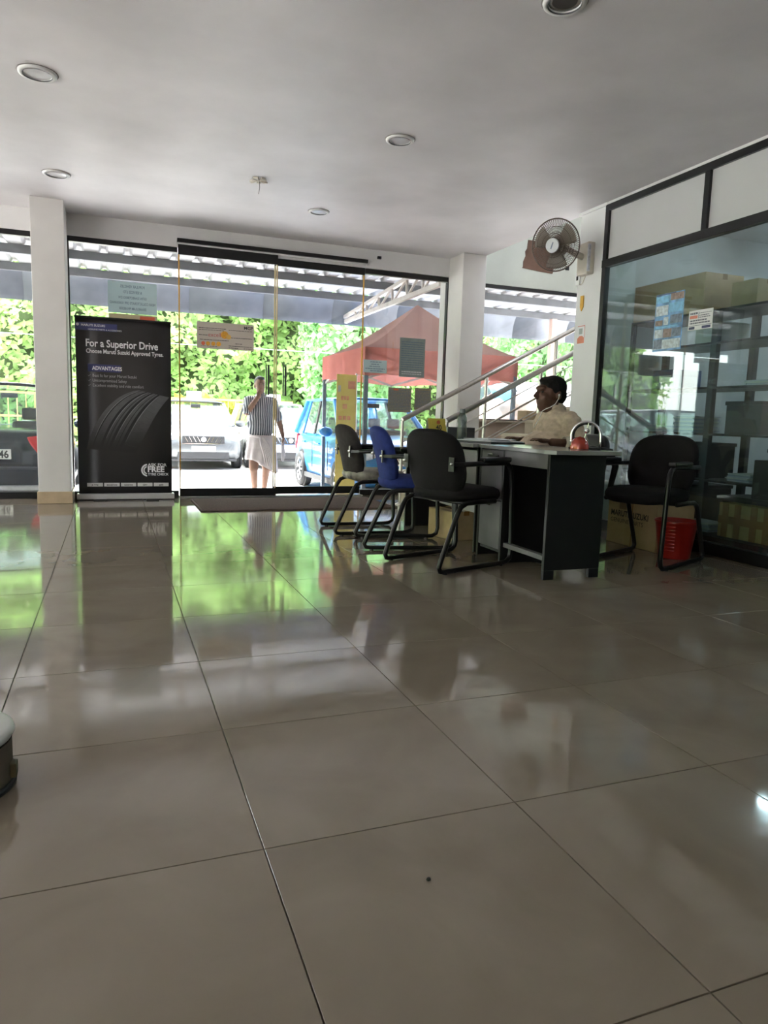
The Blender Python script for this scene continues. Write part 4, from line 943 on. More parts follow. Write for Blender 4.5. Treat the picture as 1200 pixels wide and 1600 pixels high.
# ================================================================== WALL FAN
FC = Vector((3.63, 5.49, 2.438)); FD = Vector((-.80, -.55, -.24)).normalized()
fan = thing('wall_fan', 'cream wall fan with wire guard mounted on the white column', 'fan', (4.0, 5.50, 2.37))
fl_ = lambda p: Vector(p)-Vector((4.0, 5.50, 2.37))
fa = FD.cross(Vector((0, 0, 1))).normalized(); fb = fa.cross(FD)
def fp(r, t, d): return fl_(FC+(fa*math.cos(t)+fb*math.sin(t))*r+FD*d)
cream = M('cream plastic', (.62, .57, .50), .4, 0, .08, 12); wire_m = M('dusty fan wire', (.13, .10, .085), .5, .4, .15, 20)
gd = B()
def cage(r, front): return (.075*(1-(r/.215)**2.2) if front else -.06*(1-(r/.215)**3))
for r in (.215,): gd.tube([fp(r, 2*PI*i/40, 0) for i in range(40)], .006, 6, True)
gd.build('guard_rim', wire_m, fan, True)
for front, nm in ((True, 'front_guard'), (False, 'rear_guard')):
    g = B()
    for k in range(76):
        t = 2*PI*k/76; g.tube([fp(r, t+(.35*(1-r/.215) if front else 0), cage(r, front)) for r in (.06, .10, .14, .18, .205, .214)], .0017, 4)
    for r in (.10, .155): g.tube([fp(r, 2*PI*i/36, cage(r, front)) for i in range(36)], .002, 4, True)
    g.build(nm, wire_m, fan)
cp = B(); N = 24
cp.add([fp(.062, 2*PI*i/N, .068) for i in range(N)]+[fp(.058, 2*PI*i/N, .082) for i in range(N)]+[fp(0, 0, .086)], [(i, (i+1) % N, N+(i+1) % N, N+i) for i in range(N)]+[(N+i, N+(i+1) % N, 2*N) for i in range(N)])
cap_ = cp.build('hub_badge', M('white badge', (.74, .76, .80), .3), fan, True, auto=40)
B().bar(fp(.028, PI/2+.4, .0868), fp(.028, -PI/2+.4, .0868), .010, .002, up=tuple(FD)).build('badge_print', M('blue grey print', (.25, .3, .4), .5), cap_)
for k in range(3):
    t0 = k*2*PI/3+.5
    B().grid(lambda u, v: fp(lerp(.045, .195, u), t0+(v-.5)*(1.25-.25*u), .018*(v-.5)*2*(1-.3*u)), 8, 8).build('blade', M('smoky blade', (.30, .255, .215), .3, 0, .1, 5), fan, True, solid=.002)
B().cyl(fp(0, 0, -.03), fp(0, 0, .03), .045, .04, 18).build('hub', cream, fan, True, auto=40)
B().ell(fp(0, 0, -.12), (.085, .085, .095), 18, 12).build('motor_housing', cream, fan, True)
B().tube([fp(0, 0, -.14), fl_((3.86, 5.53, 2.40)), fl_((3.97, 5.50, 2.36))], .028, 10).build('arm', cream, fan, True)
bx_ = B().box((-.075, -.075, -.15), (0, .085, .125)).build('control_box', cream, fan, bevel=.012, seg=3); B().box((-.078, -.085, -.13), (-.055, -.070, .10)).build('control_face', M('worn silver label', (.55, .56, .62), .3, .5, .3, 30), bx_)
B().tube([(-.03, .0, -.15), (-.02, .05, -.20), (-.005, .10, -.215), (-.004, .14, -.19)], .004, 6).build('power_cord', cream, fan, True)
# stickers and switch on the column
ys = B().prism([(0, .07), (.045, .07), (.045, -.03), (.02, -.065), (0, -.03)], lambda a, b_, d: (d, 5.590-a, 1.985+b_), 3.992, 3.9995).build('yellow_tag', M('amber tag', (.75, .42, .05), .4)); tag(ys, 'small amber arrow shaped tag on the white column below the fan', 'tag')
qs = thing('column_sticker', 'white sticker with red border and orange base on the white column', 'sticker', (3.9995, 5.555, 1.63)); B().box((-.0012, -.055, 0), (0, .055, .165)).build('sheet', paper_w, qs)
B().box((-.002, -.053, .152), (-.0014, .053, .160)).box((-.002, -.053, .05), (-.0014, -.047, .152)).build('border', M('pink border', (.70, .28, .24), .6), qs); B().prism([(.05, 0), (.05, .045), (.02, .065), (-.02, .065), (-.05, .045), (-.05, 0)], lambda a, b_, d: (d, a, b_+.003), -.0021, -.0014).build('orange_shape', M('coral print', (.75, .27, .17), .6), qs)
B().box((-.002, -.02, .085), (-.0014, .03, .135)).build('grey_patch', M('grey patch', (.40, .44, .42), .6), qs)
sw = thing('light_switch', 'white light switch plate on the far edge of the column', 'switch', (4.0, 5.645, 2.215)); B().box((-.014, -.03, -.06), (0, .03, .06)).build('plate', paper_w, sw, bevel=.004); B().box((-.020, -.01, -.015), (-.012, .01, .02)).build('rocker', plastic_blk, sw)
# posters on the partition glass
def gpost(name, label, y0, y1, z0, z1, mat):
    o = thing(name, label, 'poster', (4.0075, (y0+y1)/2, z0)); B().box((-.0014, -(y1-y0)/2, 0), (-.0004, (y1-y0)/2, z1-z0)).build('sheet', mat, o); return o
g1 = gpost('parts_poster', 'blue collage poster of car parts on the partition glass', 4.318, 4.618, 1.486, 1.92, M('blue poster print', (.20, .40, .66), .35, 0, .5, 14, dark=(.10, .20, .36)))
pcol = [M('pic pale', (.60, .68, .74), .4, 0, .3, 40), M('pic slate', (.20, .25, .33), .4, 0, .4, 40), M('pic brown', (.30, .22, .20), .4, 0, .4, 40), M('pic sky', (.25, .55, .80), .4, 0, .2, 30)]
for k, (a, b_, c, d, mi) in enumerate(((-.14, .145, .015, .085, 0), (-.045, .045, .015, .085, 0), (.05, .14, .02, .09, 1), (-.14, -.05, .10, .165, 1), (-.045, .045, .10, .165, 2), (.05, .14, .10, .165, 0), (-.14, -.02, .20, .265, 1), (-.0, .05, .195, .255, 0), (.06, .14, .195, .235, 2), (-.145, .0, .285, .355, 3), (.01, .14, .27, .345, 0), (-.145, -.01, .375, .425, 2), (.01, .145, .365, .415, 3))):
    a, b_ = min(a, b_), max(a, b_); B().box((-.0022-.0001*k, a, c), (-.0016, b_, d)).build('picture', pcol[mi], g1)
B().box((-.003, -.10, .172), (-.0016, .13, .188)).build('headline_strip', pcol[3], g1); B().box((-.003, -.06, .424), (-.0016, .149, .432)).build('headline_strip', M('navy strip', (.06, .07, .16), .4), g1)
g2 = gpost('price_notice', 'small white notice with red and grey lettering on the partition glass', 4.03, 4.258, 1.612, 1.752, paper_w)
gb = B(); gr2 = B()
for k in range(6): gr2.box((-.0024, .030+.0125*k, .082), (-.0016, .039+.0125*k, .104))
gr2.build('red_lettering', redp, g2)
for (ya, yb2, z, h) in ((.03, .10, .112, .014), (-.10, .02, .115, .004), (-.08, .015, .098, .006), (-.09, .015, .084, .006), (-.06, .10, .062, .010), (-.09, .10, .044, .010)):
    y = ya
    while y < yb2: L_ = random.uniform(.010, .022); gb.box((-.0024, y, z), (-.0016, min(y+L_, yb2), z+h)); y += L_+.004
gb.box((-.0024, .017, .08), (-.0016, .020, .128)).box((-.0024, -.108, .030), (-.0016, .108, .033)); gb.build('grey_lettering', M('grey blue ink', (.16, .17, .22), .6), g2)
B().box((-.0024, .05, .006), (-.0016, .105, .024)).box((-.0024, -.10, .006), (-.0016, -.02, .024)).build('navy_block', M('navy strip', (.06, .07, .16), .4), g2)

# ================================================================== OFFICE BEHIND THE GLASS
rack = thing('storage_rack', 'black steel storage rack with shelves behind the partition glass', 'rack', (4.62, 3.55, 0))
rk = M('black rack steel', (.015, .016, .018), .4, .4, .2, 10)
for y in (0, 1.04, 2.06):
    for x in (0, .42): B().box((x-.022, y-.03, 0), (x+.022, y+.03, 1.842)).build('post', rk, rack)
for z in (.10, .48, .86, 1.24, 1.60, 1.86): B().box((-.03, -.04, z-.018), (.45, 2.10, z)).build('shelf', rk, rack)
carton('long pale brown carton on top of the storage rack', (4.84, 5.20, 1.8605), (.42, .86, .33), 0, cd)
carton('tall narrow carton at the near end on top of the storage rack', (4.95, 4.55, 1.8605), (.24, .26, .24), 0, cd_l)
tb = carton('carton wrapped in crossing brown tape behind the glass', (4.36, 3.78, .11), (.30, .46, .25), 0, M('yellow carton', (.42, .29, .09), .6, 0, .12, 8), tape=False)
tpb = B()
for y in (-.19, -.08, .06, .17): tpb.box((-.1515, y-.028, 0), (-.1502, y+.028, .248))
tpb.box((-.152, -.23, .10), (-.1502, .23, .155)); tpb.build('tape', tape_m, tb)
ob = thing('low_bench', 'black low bench along the inside of the partition glass', 'bench', (4.36, 3.55, 0)); B().box((-.24, -1.6, .075), (.20, 1.5, .108)).build('top', rk, ob); 
for y in (-1.5, 0, 1.4): B().box((-.2, y-.03, 0), (.18, y+.03, .075)).build('leg', rk, ob)
def stack(label, loc, n, sz, rz=0.):
    o = thing('paper_stack', label, 'papers', loc, rz, group='stacks of papers in the office')
    for k in range(n):
        dx, dy = random.uniform(-.012, .012), random.uniform(-.015, .015); B().box((-sz[0]/2+dx, -sz[1]/2+dy, k*.011), (sz[0]/2+dx, sz[1]/2+dy, k*.011+.0105)).build('bundle', M('paper %d' % (k % 3), [(.55, .56, .64), (.40, .42, .50), (.62, .62, .60)][k % 3], .7), o)
stack('tall stack of papers on the middle rack shelf', (4.80, 4.90, .8605), 13, (.30, .22)); stack('low stack of papers on a lower rack shelf', (4.82, 4.30, .4805), 6, (.30, .22)); stack('stack of papers on the low bench next to the taped carton', (4.36, 4.28, .1085), 6, (.22, .30)); stack('thin stack of papers on an upper rack shelf', (4.82, 4.2, 1.2405), 4, (.30, .22)); stack('stack of papers lying beside the tall paper stack', (4.80, 5.25, .8605), 5, (.30, .22))
for k, (x, y, z, lb, c) in enumerate(((4.81, 4.72, 1.6005, 'white box file on the upper rack shelf', (.7, .7, .66)), (4.81, 3.86, 1.2405, 'dark red folder pile on the rack', (.22, .05, .06)), (4.81, 3.85, .8605, 'grey parts box on the rack behind the white notice', (.3, .32, .36)), (4.81, 5.20, 1.2405, 'blue parts box on the rack at the far end', (.08, .12, .25)))):
    o = thing('box_file', lb, 'box', (x, y, z)); B().box((-.15, -.14, 0), (.15, .14, .17)).build('body', M('box %d' % k, c, .6), o, bevel=.004); B().box((-.152, -.10, .06), (-.1505, .05, .12)).build('label_strip', paper_w, o)
def emit_mat(name, col, st_):
    m = bpy.data.materials.new(name); m.use_nodes = True; n = m.node_tree.nodes; b_ = n['Principled BSDF']; b_.inputs['Emission Color'].default_value = (*col, 1); b_.inputs['Emission Strength'].default_value = st_; return m
tube_m = emit_mat('lit tube', (.85, .95, 1.0), 12.0)
for (x, y, lb) in ((5.9, 4.2, 'lit tube lamp on the office ceiling, farther one'), (5.9, 1.4, 'lit tube lamp on the office ceiling, nearer one')):
    o = thing('tube_lamp', lb, 'lamp', (x, y, CZ), group='office tube lamps'); B().box((-.04, -.62, -.05), (.04, .62, 0)).build('batten', paper_w, o); B().cyl((0, -.6, -.068), (0, .6, -.068), .014).build('tube', tube_m, o, True, auto=40)
dc = thing('drawer_cabinet', 'black drawer cabinet with a round lock behind the taped carton', 'cabinet', (4.42, 3.45, .1085))
B().box((-.16, -.30, .26), (.13, .62, .30)).build('top', rk, dc); B().box((-.15, -.29, .0), (.12, -.27, .26)).build('side', rk, dc); B().box((-.15, .59, .0), (.12, .61, .26)).build('side', rk, dc)
B().box((-.155, -.10, .30), (.12, .34, .58)).build('drawer_box', lam_k, dc, bevel=.004); B().lathe([(.0001, -.01), (.012, -.008), (.012, 0)], c=(-.155, .12, .47), axis='x', n=12).build('lock', chrome, dc, True)
for k, (y, z, h, w_) in enumerate(((3.80, .1005, .30, .36), (4.25, .1005, .26, .40), (4.85, .1005, .32, .42), (5.32, .1005, .28, .40), (3.82, .4805, .28, .38), (4.86, .4805, .30, .44), (5.33, .4805, .24, .40), (4.28, .8605, .26, .34))):  # dark boxes added to blacken the lower part of the office
    o = thing('storage_crate', ['black crate on the bottom rack shelf at its near end', 'second black crate from the near end on the bottom rack shelf', 'third black crate from the near end on the bottom rack shelf', 'black crate at the far end of the bottom rack shelf', 'dark crate on the second rack shelf at its near end', 'wide dark crate in the middle of the second rack shelf', 'dark crate at the far end of the second rack shelf', 'dark crate beside the tall stack of papers'][k], 'crate', (4.82, y, z), group='dark crates on the rack')
    B().box((-.17, -w_/2, 0), (.17, w_/2, h-.03)).build('body', lam_k, o, bevel=.004); B().box((-.18, -w_/2-.008, h-.03), (.18, w_/2+.008, h)).build('lid', rk, o, bevel=.004)
od = thing('office_desk', 'dark office desk inside the glass office', 'desk', (5.6, 2.6, 0)); B().box((-.4, -.9, .70), (.4, .9, .74)).build('desk_top', rk, od); B().box((-.38, -.88, 0), (.38, -.84, .70)).build('end_panel', rk, od); B().box((-.38, .84, 0), (.38, .88, .70)).build('end_panel', rk, od); B().box((-.3, -.84, .2), (-.28, .84, .70)).build('modesty_panel', rk, od)
oc = thing('office_cabinet', 'tall grey cabinet against the office back wall', 'cabinet', (7.6, 3.6, 0)); B().box((-.25, -.5, .0), (.35, .5, 1.9)).build('body', M('grey cabinet', (.3, .32, .34), .4, .3), oc, bevel=.004)
for s in (-1, 1):
    d_ = B().box((-.27, .01 if s > 0 else -.49, .05), (-.252, .49 if s > 0 else -.01, 1.85)).build('door', M('grey cabinet door', (.34, .36, .38), .4, .3), oc, bevel=.003); B().box((-.29, s*.05-.008, .9), (-.27, s*.05+.008, 1.02)).build('handle', chrome, d_)

# ================================================================== SEATED MAN
skin = M('dark brown skin', (.115, .055, .035), .5, 0, .12, 12, spec=.4); hair_m = M('black hair', (.006, .005, .005), .75, 0, .3, 60, .5, 220, spec=.2)
shirt_m = M('beige checked shirt', (.56, .455, .355), .85, 0, .16, 26, .25, 30, spec=.2); trous = M('dark trousers', (.02, .02, .025), .8)
PX, PY = 3.12, 4.62
man = thing('person', 'seated man in a beige shirt wearing white earphones at the desk', 'person', (PX, PY, 0))
def w3(x, y, z): return (PX+x, PY+y, z)
# local: forward is -x, his left (toward the camera) is -y
hx_, hz_ = -.04, 1.125
head = [('e', w3(hx_+.022, 0, hz_+.022), (.106, .080, .100)), ('e', w3(hx_-.045, 0, hz_-.045), (.060, .062, .085)), ('e', w3(hx_-.055, 0, hz_-.098), (.042, .045, .030)), ('e', w3(hx_-.082, 0, hz_+.035), (.03, .055, .022)),
        ('c', w3(hx_-.094, 0, hz_+.02), w3(hx_-.124, 0, hz_-.022), .011, .017), ('e', w3(hx_-.113, 0, hz_-.028), (.018, .023, .012)), ('e', w3(hx_-.030, 0, hz_-.110), (.055, .055, .034)), ('e', w3(hx_-.095, 0, hz_-.062), (.014, .026, .009)), ('e', w3(hx_-.092, 0, hz_-.078), (.014, .024, .009)),
        ('e', w3(hx_+.03, -.081, hz_-.02), (.020, .010, .032)), ('e', w3(hx_+.03, .081, hz_-.02), (.020, .010, .032)), ('e', w3(hx_-.058, -.040, hz_-.035), (.03, .022, .035)), ('e', w3(hx_-.058, .040, hz_-.035), (.03, .022, .035)),
        ('c', w3(-.01, 0, 1.06), w3(.02, 0, .93), .060, .066), ('c', w3(.02, 0, .94), w3(.03, 0, .80), .066, .10)]
arm_l = [('c', w3(.05, -.20, .89), w3(.08, -.245, .75), .05, .045), ('c', w3(.08, -.245, .75), w3(-.14, -.22, .765), .042, .031), ('e', w3(-.20, -.205, .775), (.048, .038, .018))]
arm_r = [('c', w3(.05, .20, .89), w3(.07, .26, .75), .05, .045), ('c', w3(.07, .26, .75), w3(-.14, .18, .765), .042, .031), ('e', w3(-.20, .16, .775), (.048, .038, .018))]
def fingers(wx, wy, s):
    out = []
    for k, (dy, L_) in enumerate(((-.027, .055), (-.009, .068), (.009, .072), (.027, .060))):
        out += [('c', w3(wx-.035, wy+dy, .785), w3(wx-.035-L_*.6, wy+dy*1.15, .788), .0095, .009), ('c', w3(wx-.035-L_*.6, wy+dy*1.15, .788), w3(wx-.035-L_, wy+dy*1.2, .775), .009, .0075)]
    out += [('c', w3(wx+.01, wy+s*.035, .782), w3(wx-.035, wy+s*.058, .776), .011, .008)]
    return out
body = head+arm_l+arm_r+fingers(-.20, -.205, 1)+fingers(-.20, .16, -1)+[('c', w3(.07, 0, .80), w3(.10, 0, .55), .12, .14), ('c', w3(.08, -.09, .53), w3(-.36, -.11, .53), .075, .06), ('c', w3(.08, .09, .53), w3(-.36, .11, .53), .075, .06), ('c', w3(-.36, -.11, .53), w3(-.33, -.11, .08), .055, .04), ('c', w3(-.36, .11, .53), w3(-.33, .11, .08), .055, .04), ('c', w3(-.31, -.11, .045), w3(-.47, -.115, .035), .04, .033), ('c', w3(-.31, .11, .045), w3(-.47, .115, .035), .04, .033)]
blob('body', body, skin, man, .0065, 5, (PX, PY, 0))
for s in (-1, 1):
    ey = B().ell(par_local(man, w3(hx_-.082, s*.030, hz_+.008)), (.009, .012, .006), 10, 8).build('eye', M('eye white', (.16, .13, .11), .5), man, True)
    B().ell(par_local(man, w3(hx_-.0885, s*.031, hz_+.007)), (.005, .008, .006), 8, 6).build('iris', plastic_blk, ey, True)
    B().tube([par_local(man, w3(hx_-.100, s*.016, hz_+.030)), par_local(man, w3(hx_-.098, s*.034, hz_+.036)), par_local(man, w3(hx_-.084, s*.050, hz_+.030))], [.002, .0032, .0015], 6).build('eyebrow', hair_m, man, True)
blob('hair', [('e', w3(hx_+.032, 0, hz_+.045), (.110, .086, .090)), ('e', w3(hx_+.062, 0, hz_-.01), (.078, .078, .085)), ('e', w3(hx_-.030, 0, hz_+.092), (.052, .066, .032)), ('e', w3(hx_+.012, -.068, hz_+.03), (.035, .017, .040)), ('e', w3(hx_+.012, .068, hz_+.03), (.035, .017, .040))], hair_m, man, .007, 4, (PX, PY, 0))
B().tube([par_local(man, w3(hx_-.088, -.022, hz_-.047)), par_local(man, w3(hx_-.112, 0, hz_-.043)), par_local(man, w3(hx_-.088, .022, hz_-.047))], [.003, .006, .003], 6).build('moustache', hair_m, man, True)
shirt = [('c', w3(.035, -.17, .925), w3(.035, .17, .925), .074, .074), ('e', w3(.02, 0, .95), (.10, .14, .075)), ('e', w3(.02, 0, .80), (.150, .195, .17)), ('e', w3(-.03, 0, .70), (.215, .190, .16)), ('e', w3(-.10, 0, .69), (.185, .165, .14)), ('c', w3(.04, 0, .70), w3(.10, 0, .50), .17, .17), ('c', w3(.025, 0, .95), w3(.022, 0, 1.0), .09, .076),
         ('c', w3(.04, -.19, .90), w3(.085, -.245, .75), .078, .066), ('c', w3(.085, -.245, .75), w3(-.01, -.24, .752), .064, .050), ('c', w3(.04, .19, .90), w3(.07, .26, .75), .078, .066), ('c', w3(.07, .26, .75), w3(-.01, .23, .752), .064, .050)]
def wrinkle(co):
    p = Vector(co); d = .004*math.sin(p.z*95+p.x*60)*math.sin(p.x*40-p.y*25)+.003*math.sin(p.z*150-p.x*30); c = Vector((PX+.05, PY, p.z)); n_ = (p-c)
    return p+n_.normalized()*d if n_.length > 1e-4 else p
blob('shirt', shirt, shirt_m, man, .009, 6, (PX, PY, 0), wrinkle)
for s in (-1, 1):
    a, c = (Vector(w3(.0, -.240, .752)), Vector(w3(-.055, -.234, .757))) if s < 0 else (Vector(w3(.0, .233, .752)), Vector(w3(-.055, .218, .756)))
    B().cyl(par_local(man, a), par_local(man, c), .058, .052, 18, False).build('shirt_cuff', M('pale cuff', (.62, .55, .46), .85, 0, .1, 20), man, True, solid=.006)
B().lathe([(.074, .0), (.079, .02), (.070, .045), (.066, .046)], c=par_local(man, w3(.018, 0, .992)), n=24).build('collar', shirt_m, man, True, solid=.004)
blob('trousers', [('c', w3(.10, 0, .55), w3(.06, 0, .53), .16, .15), ('c', w3(.08, -.09, .53), w3(-.36, -.11, .53), .092, .075), ('c', w3(.08, .09, .53), w3(-.36, .11, .53), .092, .075), ('c', w3(-.36, -.11, .53), w3(-.33, -.11, .12), .07, .06), ('c', w3(-.36, .11, .53), w3(-.33, .11, .12), .07, .06)], trous, man, .012, 5, (PX, PY, 0))
ep = thing('earphones', 'white wired earphones in the seated man\'s ears', 'earphones', w3(hx_, 0, hz_))
eph = M('white cable', (.75, .75, .75), .4)
L0 = lambda x, y, z: (x, y, z)
B().tube([(.022, -.093, -.018), (.016, -.096, -.040), (-.005, -.090, -.080), (-.035, -.070, -.105), (-.06, -.050, -.118), (-.078, -.03, -.135), (-.10, -.04, -.18), (-.16, -.06, -.26)], .0028, 6).build('cable', eph, ep, True)
B().ell((.022, -.092, -.014), (.008, .007, .010), 10, 8).build('earbud', eph, ep, True)
# his office chair
och = thing('office_chair', 'black leather swivel chair the seated man sits on', 'chair', (3.26, 4.62, 0))
lth = M('black leather', (.013, .013, .015), .42, 0, .2, 20, .1, 120)
b = B(); pad(b, -.02, .50, .48, .09); m = b.mesh('seat')
for v in m.vertices: v.co.z += .405
m.materials.append(lth); link('seat', m, och, True)
b = B(); pad(b, 0, .46, .42, .08, 3.0, bow=.04); m = b.mesh('backrest'); R_ = Matrix.Rotation(math.radians(10), 4, 'Y') @ Matrix(((0, 0, -1, 0), (0, 1, 0, 0), (1, 0, 0, 0), (0, 0, 0, 1)))
for v in m.vertices: v.co = R_ @ v.co + Vector((.225, 0, .62))
m.materials.append(lth); link('backrest', m, och, True)
for s in (-1, 1):
    B().tube([(.20, s*.29, .42), (.23, s*.30, .60), (.17, s*.30, .70), (.0, s*.30, .715), (-.10, s*.30, .68), (-.12, s*.29, .50), (-.06, s*.27, .40)], [.02, .024, .034, .038, .03, .022, .02], 10).build('armrest', lth, och, True)
B().cyl((0, 0, .09), (0, 0, .37), .03).build('gas_stem', chrome, och, True, auto=40)
for k in range(5):
    t = k*2*PI/5+.2; bs = B().bar((0, 0, .10), (.28*math.cos(t), .28*math.sin(t), .075), .04, .03).build('base_arm', plastic_blk, och); B().cyl((.28*math.cos(t)-.015*math.sin(t), .28*math.sin(t)+.015*math.cos(t), .03), (.28*math.cos(t)+.015*math.sin(t), .28*math.sin(t)-.015*math.cos(t), .03), .03, n=14).build('caster', plastic_blk, bs)

# ================================================================== WALKING MAN OUTSIDE
QX, QY = 2.10, 10.75
wm = thing('person', 'man in striped shirt and white folded wrap walking toward the door', 'person', (QX, QY, GZ))
def q3(x, y, z): return (QX+x, QY+y, z)
skin2 = M('brown skin', (.26, .145, .10), .55, 0, .12, 9, spec=.35)
hz2 = 1.335
hd = [('e', q3(-.015, .01, hz2+.03), (.082, .10, .102)), ('e', q3(-.015, -.035, hz2-.045), (.062, .060, .085)), ('e', q3(-.015, -.06, hz2-.095), (.036, .036, .026)), ('c', q3(-.015, -.10, hz2+.02), q3(-.015, -.118, hz2-.03), .010, .016), ('e', q3(-.015, -.088, hz2-.067), (.026, .012, .010)), ('e', q3(-.100, .015, hz2-.01), (.010, .022, .032)), ('e', q3(.070, .015, hz2-.01), (.010, .022, .032)), ('c', q3(-.01, .02, 1.26), q3(0, .03, 1.12), .058, .066)]
bd = hd+[('e', q3(0, .02, .98), (.175, .115, .20)), ('e', q3(0, .01, .72), (.165, .13, .20)), ('e', q3(0, .02, .52), (.165, .13, .12)),
  # his right arm (image left), hand raised to the chin
  ('c', q3(-.185, .02, 1.10), q3(-.225, -.10, .935), .06, .052), ('c', q3(-.225, -.10, .935), q3(-.085, -.17, 1.155), .050, .036), ('e', q3(-.065, -.165, 1.185), (.035, .024, .042)),
  # his left arm hanging
  ('c', q3(.190, .03, 1.09), q3(.285, .04, .82), .058, .05), ('c', q3(.285, .04, .82), q3(.330, -.03, .60), .048, .034), ('e', q3(.335, -.04, .535), (.022, .036, .045)),
  # legs
  ('c', q3(-.10, .0, .45), q3(-.125, -.10, .10), .088, .070), ('c', q3(-.125, -.10, .10), q3(-.080, .04, -.235), .066, .042), ('c', q3(-.080, .06, -.262), q3(-.085, -.11, -.272), .036, .026),
  ('c', q3(.09, .03, .45), q3(.10, .06, .10), .088, .070), ('c', q3(.10, .06, .10), q3(.095, .20, -.235), .066, .042), ('c', q3(.095, .21, -.262), q3(.095, .05, -.272), .036, .026)]
for k, (dx, dz) in enumerate(((-.030, .0), (-.011, .004), (.009, .004), (.028, -.002))):
    bd += [('c', q3(-.065+dx, -.17, 1.205), q3(-.055+dx*.9, -.185, 1.245+dz), .009, .0085), ('c', q3(-.055+dx*.9, -.185, 1.245+dz), q3(-.045+dx*.8, -.160, 1.265+dz), .0085, .0075)]
    bd += [('c', q3(.335, -.065+k*.018, .51), q3(.332, -.062+k*.018, .465), .009, .0085), ('c', q3(.332, -.062+k*.018, .465), q3(.316, -.060+k*.018, .448), .0085, .0075)]
bd += [('c', q3(-.09, -.18, 1.17), q3(-.10, -.19, 1.225), .011, .009), ('c', q3(.325, -.07, .54), q3(.312, -.085, .49), .011, .009)]
blob('body', bd, skin2, wm, .0085, 5, (QX, QY, GZ))
for s in (-1, 1):
    B().ell(par_local(wm, q3(-.015+s*.030, -.085, hz2+.012)), (.012, .008, .007), 10, 8).build('eye', M('eye white', (.16, .13, .11), .5), wm, True)
    B().tube([par_local(wm, q3(-.015+s*.015, -.094, hz2+.032)), par_local(wm, q3(-.015+s*.045, -.085, hz2+.034))], .004, 6).build('eyebrow', hair_m, wm, True)
blob('hair', [('e', q3(-.015, .03, hz2+.055), (.088, .098, .088)), ('e', q3(-.015, .055, hz2-.0), (.080, .065, .075)), ('e', q3(-.015, -.045, hz2+.112), (.060, .045, .022))], M('greying hair', (.05, .048, .045), .6, 0, .5, 40), wm, .009, 4, (QX, QY, GZ))
def stripe_mat():
    m = M('striped shirt cloth', (.3, .3, .32), .8); t = m.node_tree; n = t.nodes; b_ = n['Principled BSDF']
    tc = n.new('ShaderNodeTexCoord'); wv = n.new('ShaderNodeTexWave'); wv.wave_type = 'BANDS'; wv.bands_direction = 'X'; wv.inputs['Scale'].default_value = 9.5; wv.inputs['Distortion'].default_value = 1.2; wv.inputs['Detail'].default_value = 1; wv.inputs['Detail Scale'].default_value = .7
    t.links.new(tc.outputs['Object'], wv.inputs['Vector']); rp = n.new('ShaderNodeValToRGB'); rp.color_ramp.interpolation = 'CONSTANT'
    rp.color_ramp.elements[0].color = (.045, .055, .075, 1); rp.color_ramp.elements[1].color = (.50, .50, .52, 1); rp.color_ramp.elements[1].position = .62
    t.links.new(wv.outputs['Fac'], rp.inputs[0]); t.links.new(rp.outputs[0], b_.inputs['Base Color']); return m
sh2 = [('c', q3(-.15, .02, 1.10), q3(.15, .02, 1.10), .082, .082), ('e', q3(0, .015, .97), (.205, .145, .22)), ('e', q3(0, .0, .74), (.205, .165, .24)), ('c', q3(-.18, .02, 1.10), q3(-.222, -.085, .955), .082, .076), ('c', q3(.18, .03, 1.09), q3(.268, .04, .86), .080, .070), ('c', q3(-.005, .015, 1.16), q3(0, .012, 1.19), .082, .070)]
def cut2(co):
    p = Vector(co); p.z = max(p.z, .545-.03*math.cos((p.x-QX)*9)); p.x += .006*math.sin(p.z*38+p.x*20); return p
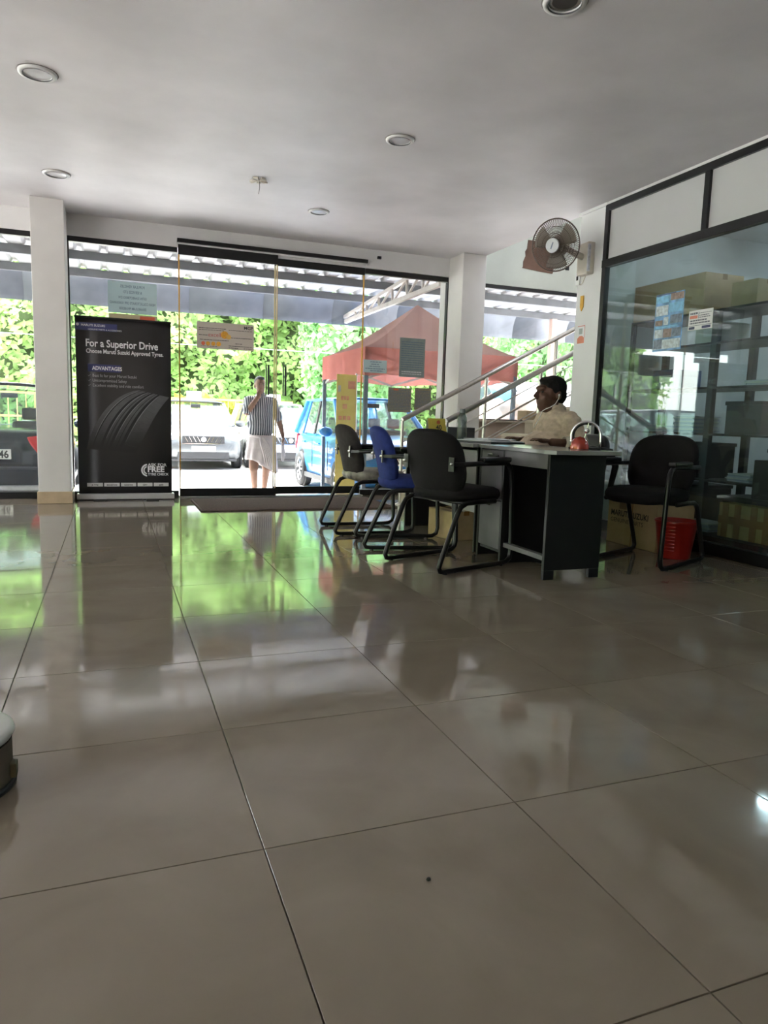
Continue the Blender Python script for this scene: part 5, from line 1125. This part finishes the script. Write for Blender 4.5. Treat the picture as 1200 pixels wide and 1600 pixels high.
blob('shirt', sh2, stripe_mat(), wm, .012, 5, (QX, QY, GZ), cut2)
wrap_m = thin('white cotton wrap', (.66, .60, .60), .15, .12, 10)
def wrap(u, v):
    t = 2*PI*u; hem = lerp(.26, .04, .5+.5*math.sin(t-.2)) if True else 0
    if math.cos(t+PI/2) > 0 and False: pass
    z = lerp(.60, hem, v); rx = lerp(.200, .235, v)+.010*math.sin(t*9)*v; ry = lerp(.155, .190, v)+.012*math.sin(t*9+1)*v
    sag = -.10*math.exp(-((math.sin(t)+1)**2)/.1)*v
    return par_local(wm, q3(rx*math.cos(t)+.012, ry*math.sin(t)-.01, z+ (0 if True else sag)))
def wrap2(u, v):
    t = 2*PI*u; x = math.cos(t); hem = lerp(.23, .03, max(0, min(1, (x+.65)/1.4)))
    z = lerp(.60, hem, v); f_ = .016*math.sin(t*11+v*2)*v
    return par_local(wm, q3((lerp(.205, .24, v)+f_)*x+.012, (lerp(.16, .185, v)+f_)*math.sin(t)-.01, z))
B().grid(wrap2, 72, 12).build('wrap', wrap_m, wm, True, solid=.006)
kn = B()
for k in range(6):
    a = -.10+k*.012; kn.tube([par_local(wm, q3(-.05+k*.006, -.215, .57)), par_local(wm, q3(-.04+k*.02, -.235, .47)), par_local(wm, q3(.0+k*.035, -.225, .33-.03*k)), par_local(wm, q3(.03+k*.03, -.215, .16-.01*k))], [.018, .02, .016, .006], 6)
kn.build('wrap_folds', wrap_m, wm, True)
B().tube([par_local(wm, q3(-.20, -.09, .60)), par_local(wm, q3(-.05, -.185, .565)), par_local(wm, q3(.08, -.18, .535)), par_local(wm, q3(.20, -.09, .575))], .014, 8).build('waist_roll', wrap_m, wm, True)
pb_ = thing('folded_paper', 'folded pale paper held in the walking man\'s left hand', 'paper', q3(.322, -.05, .20)); B().prism([(-.02, .30), (.02, .30), (.045, .10), (.02, 0), (-.015, .02)], lambda a, b_, d: (a, d, b_), -.012, .012).build('sheet', thin('folded paper', (.66, .64, .66), .2, .05, 10), pb_)
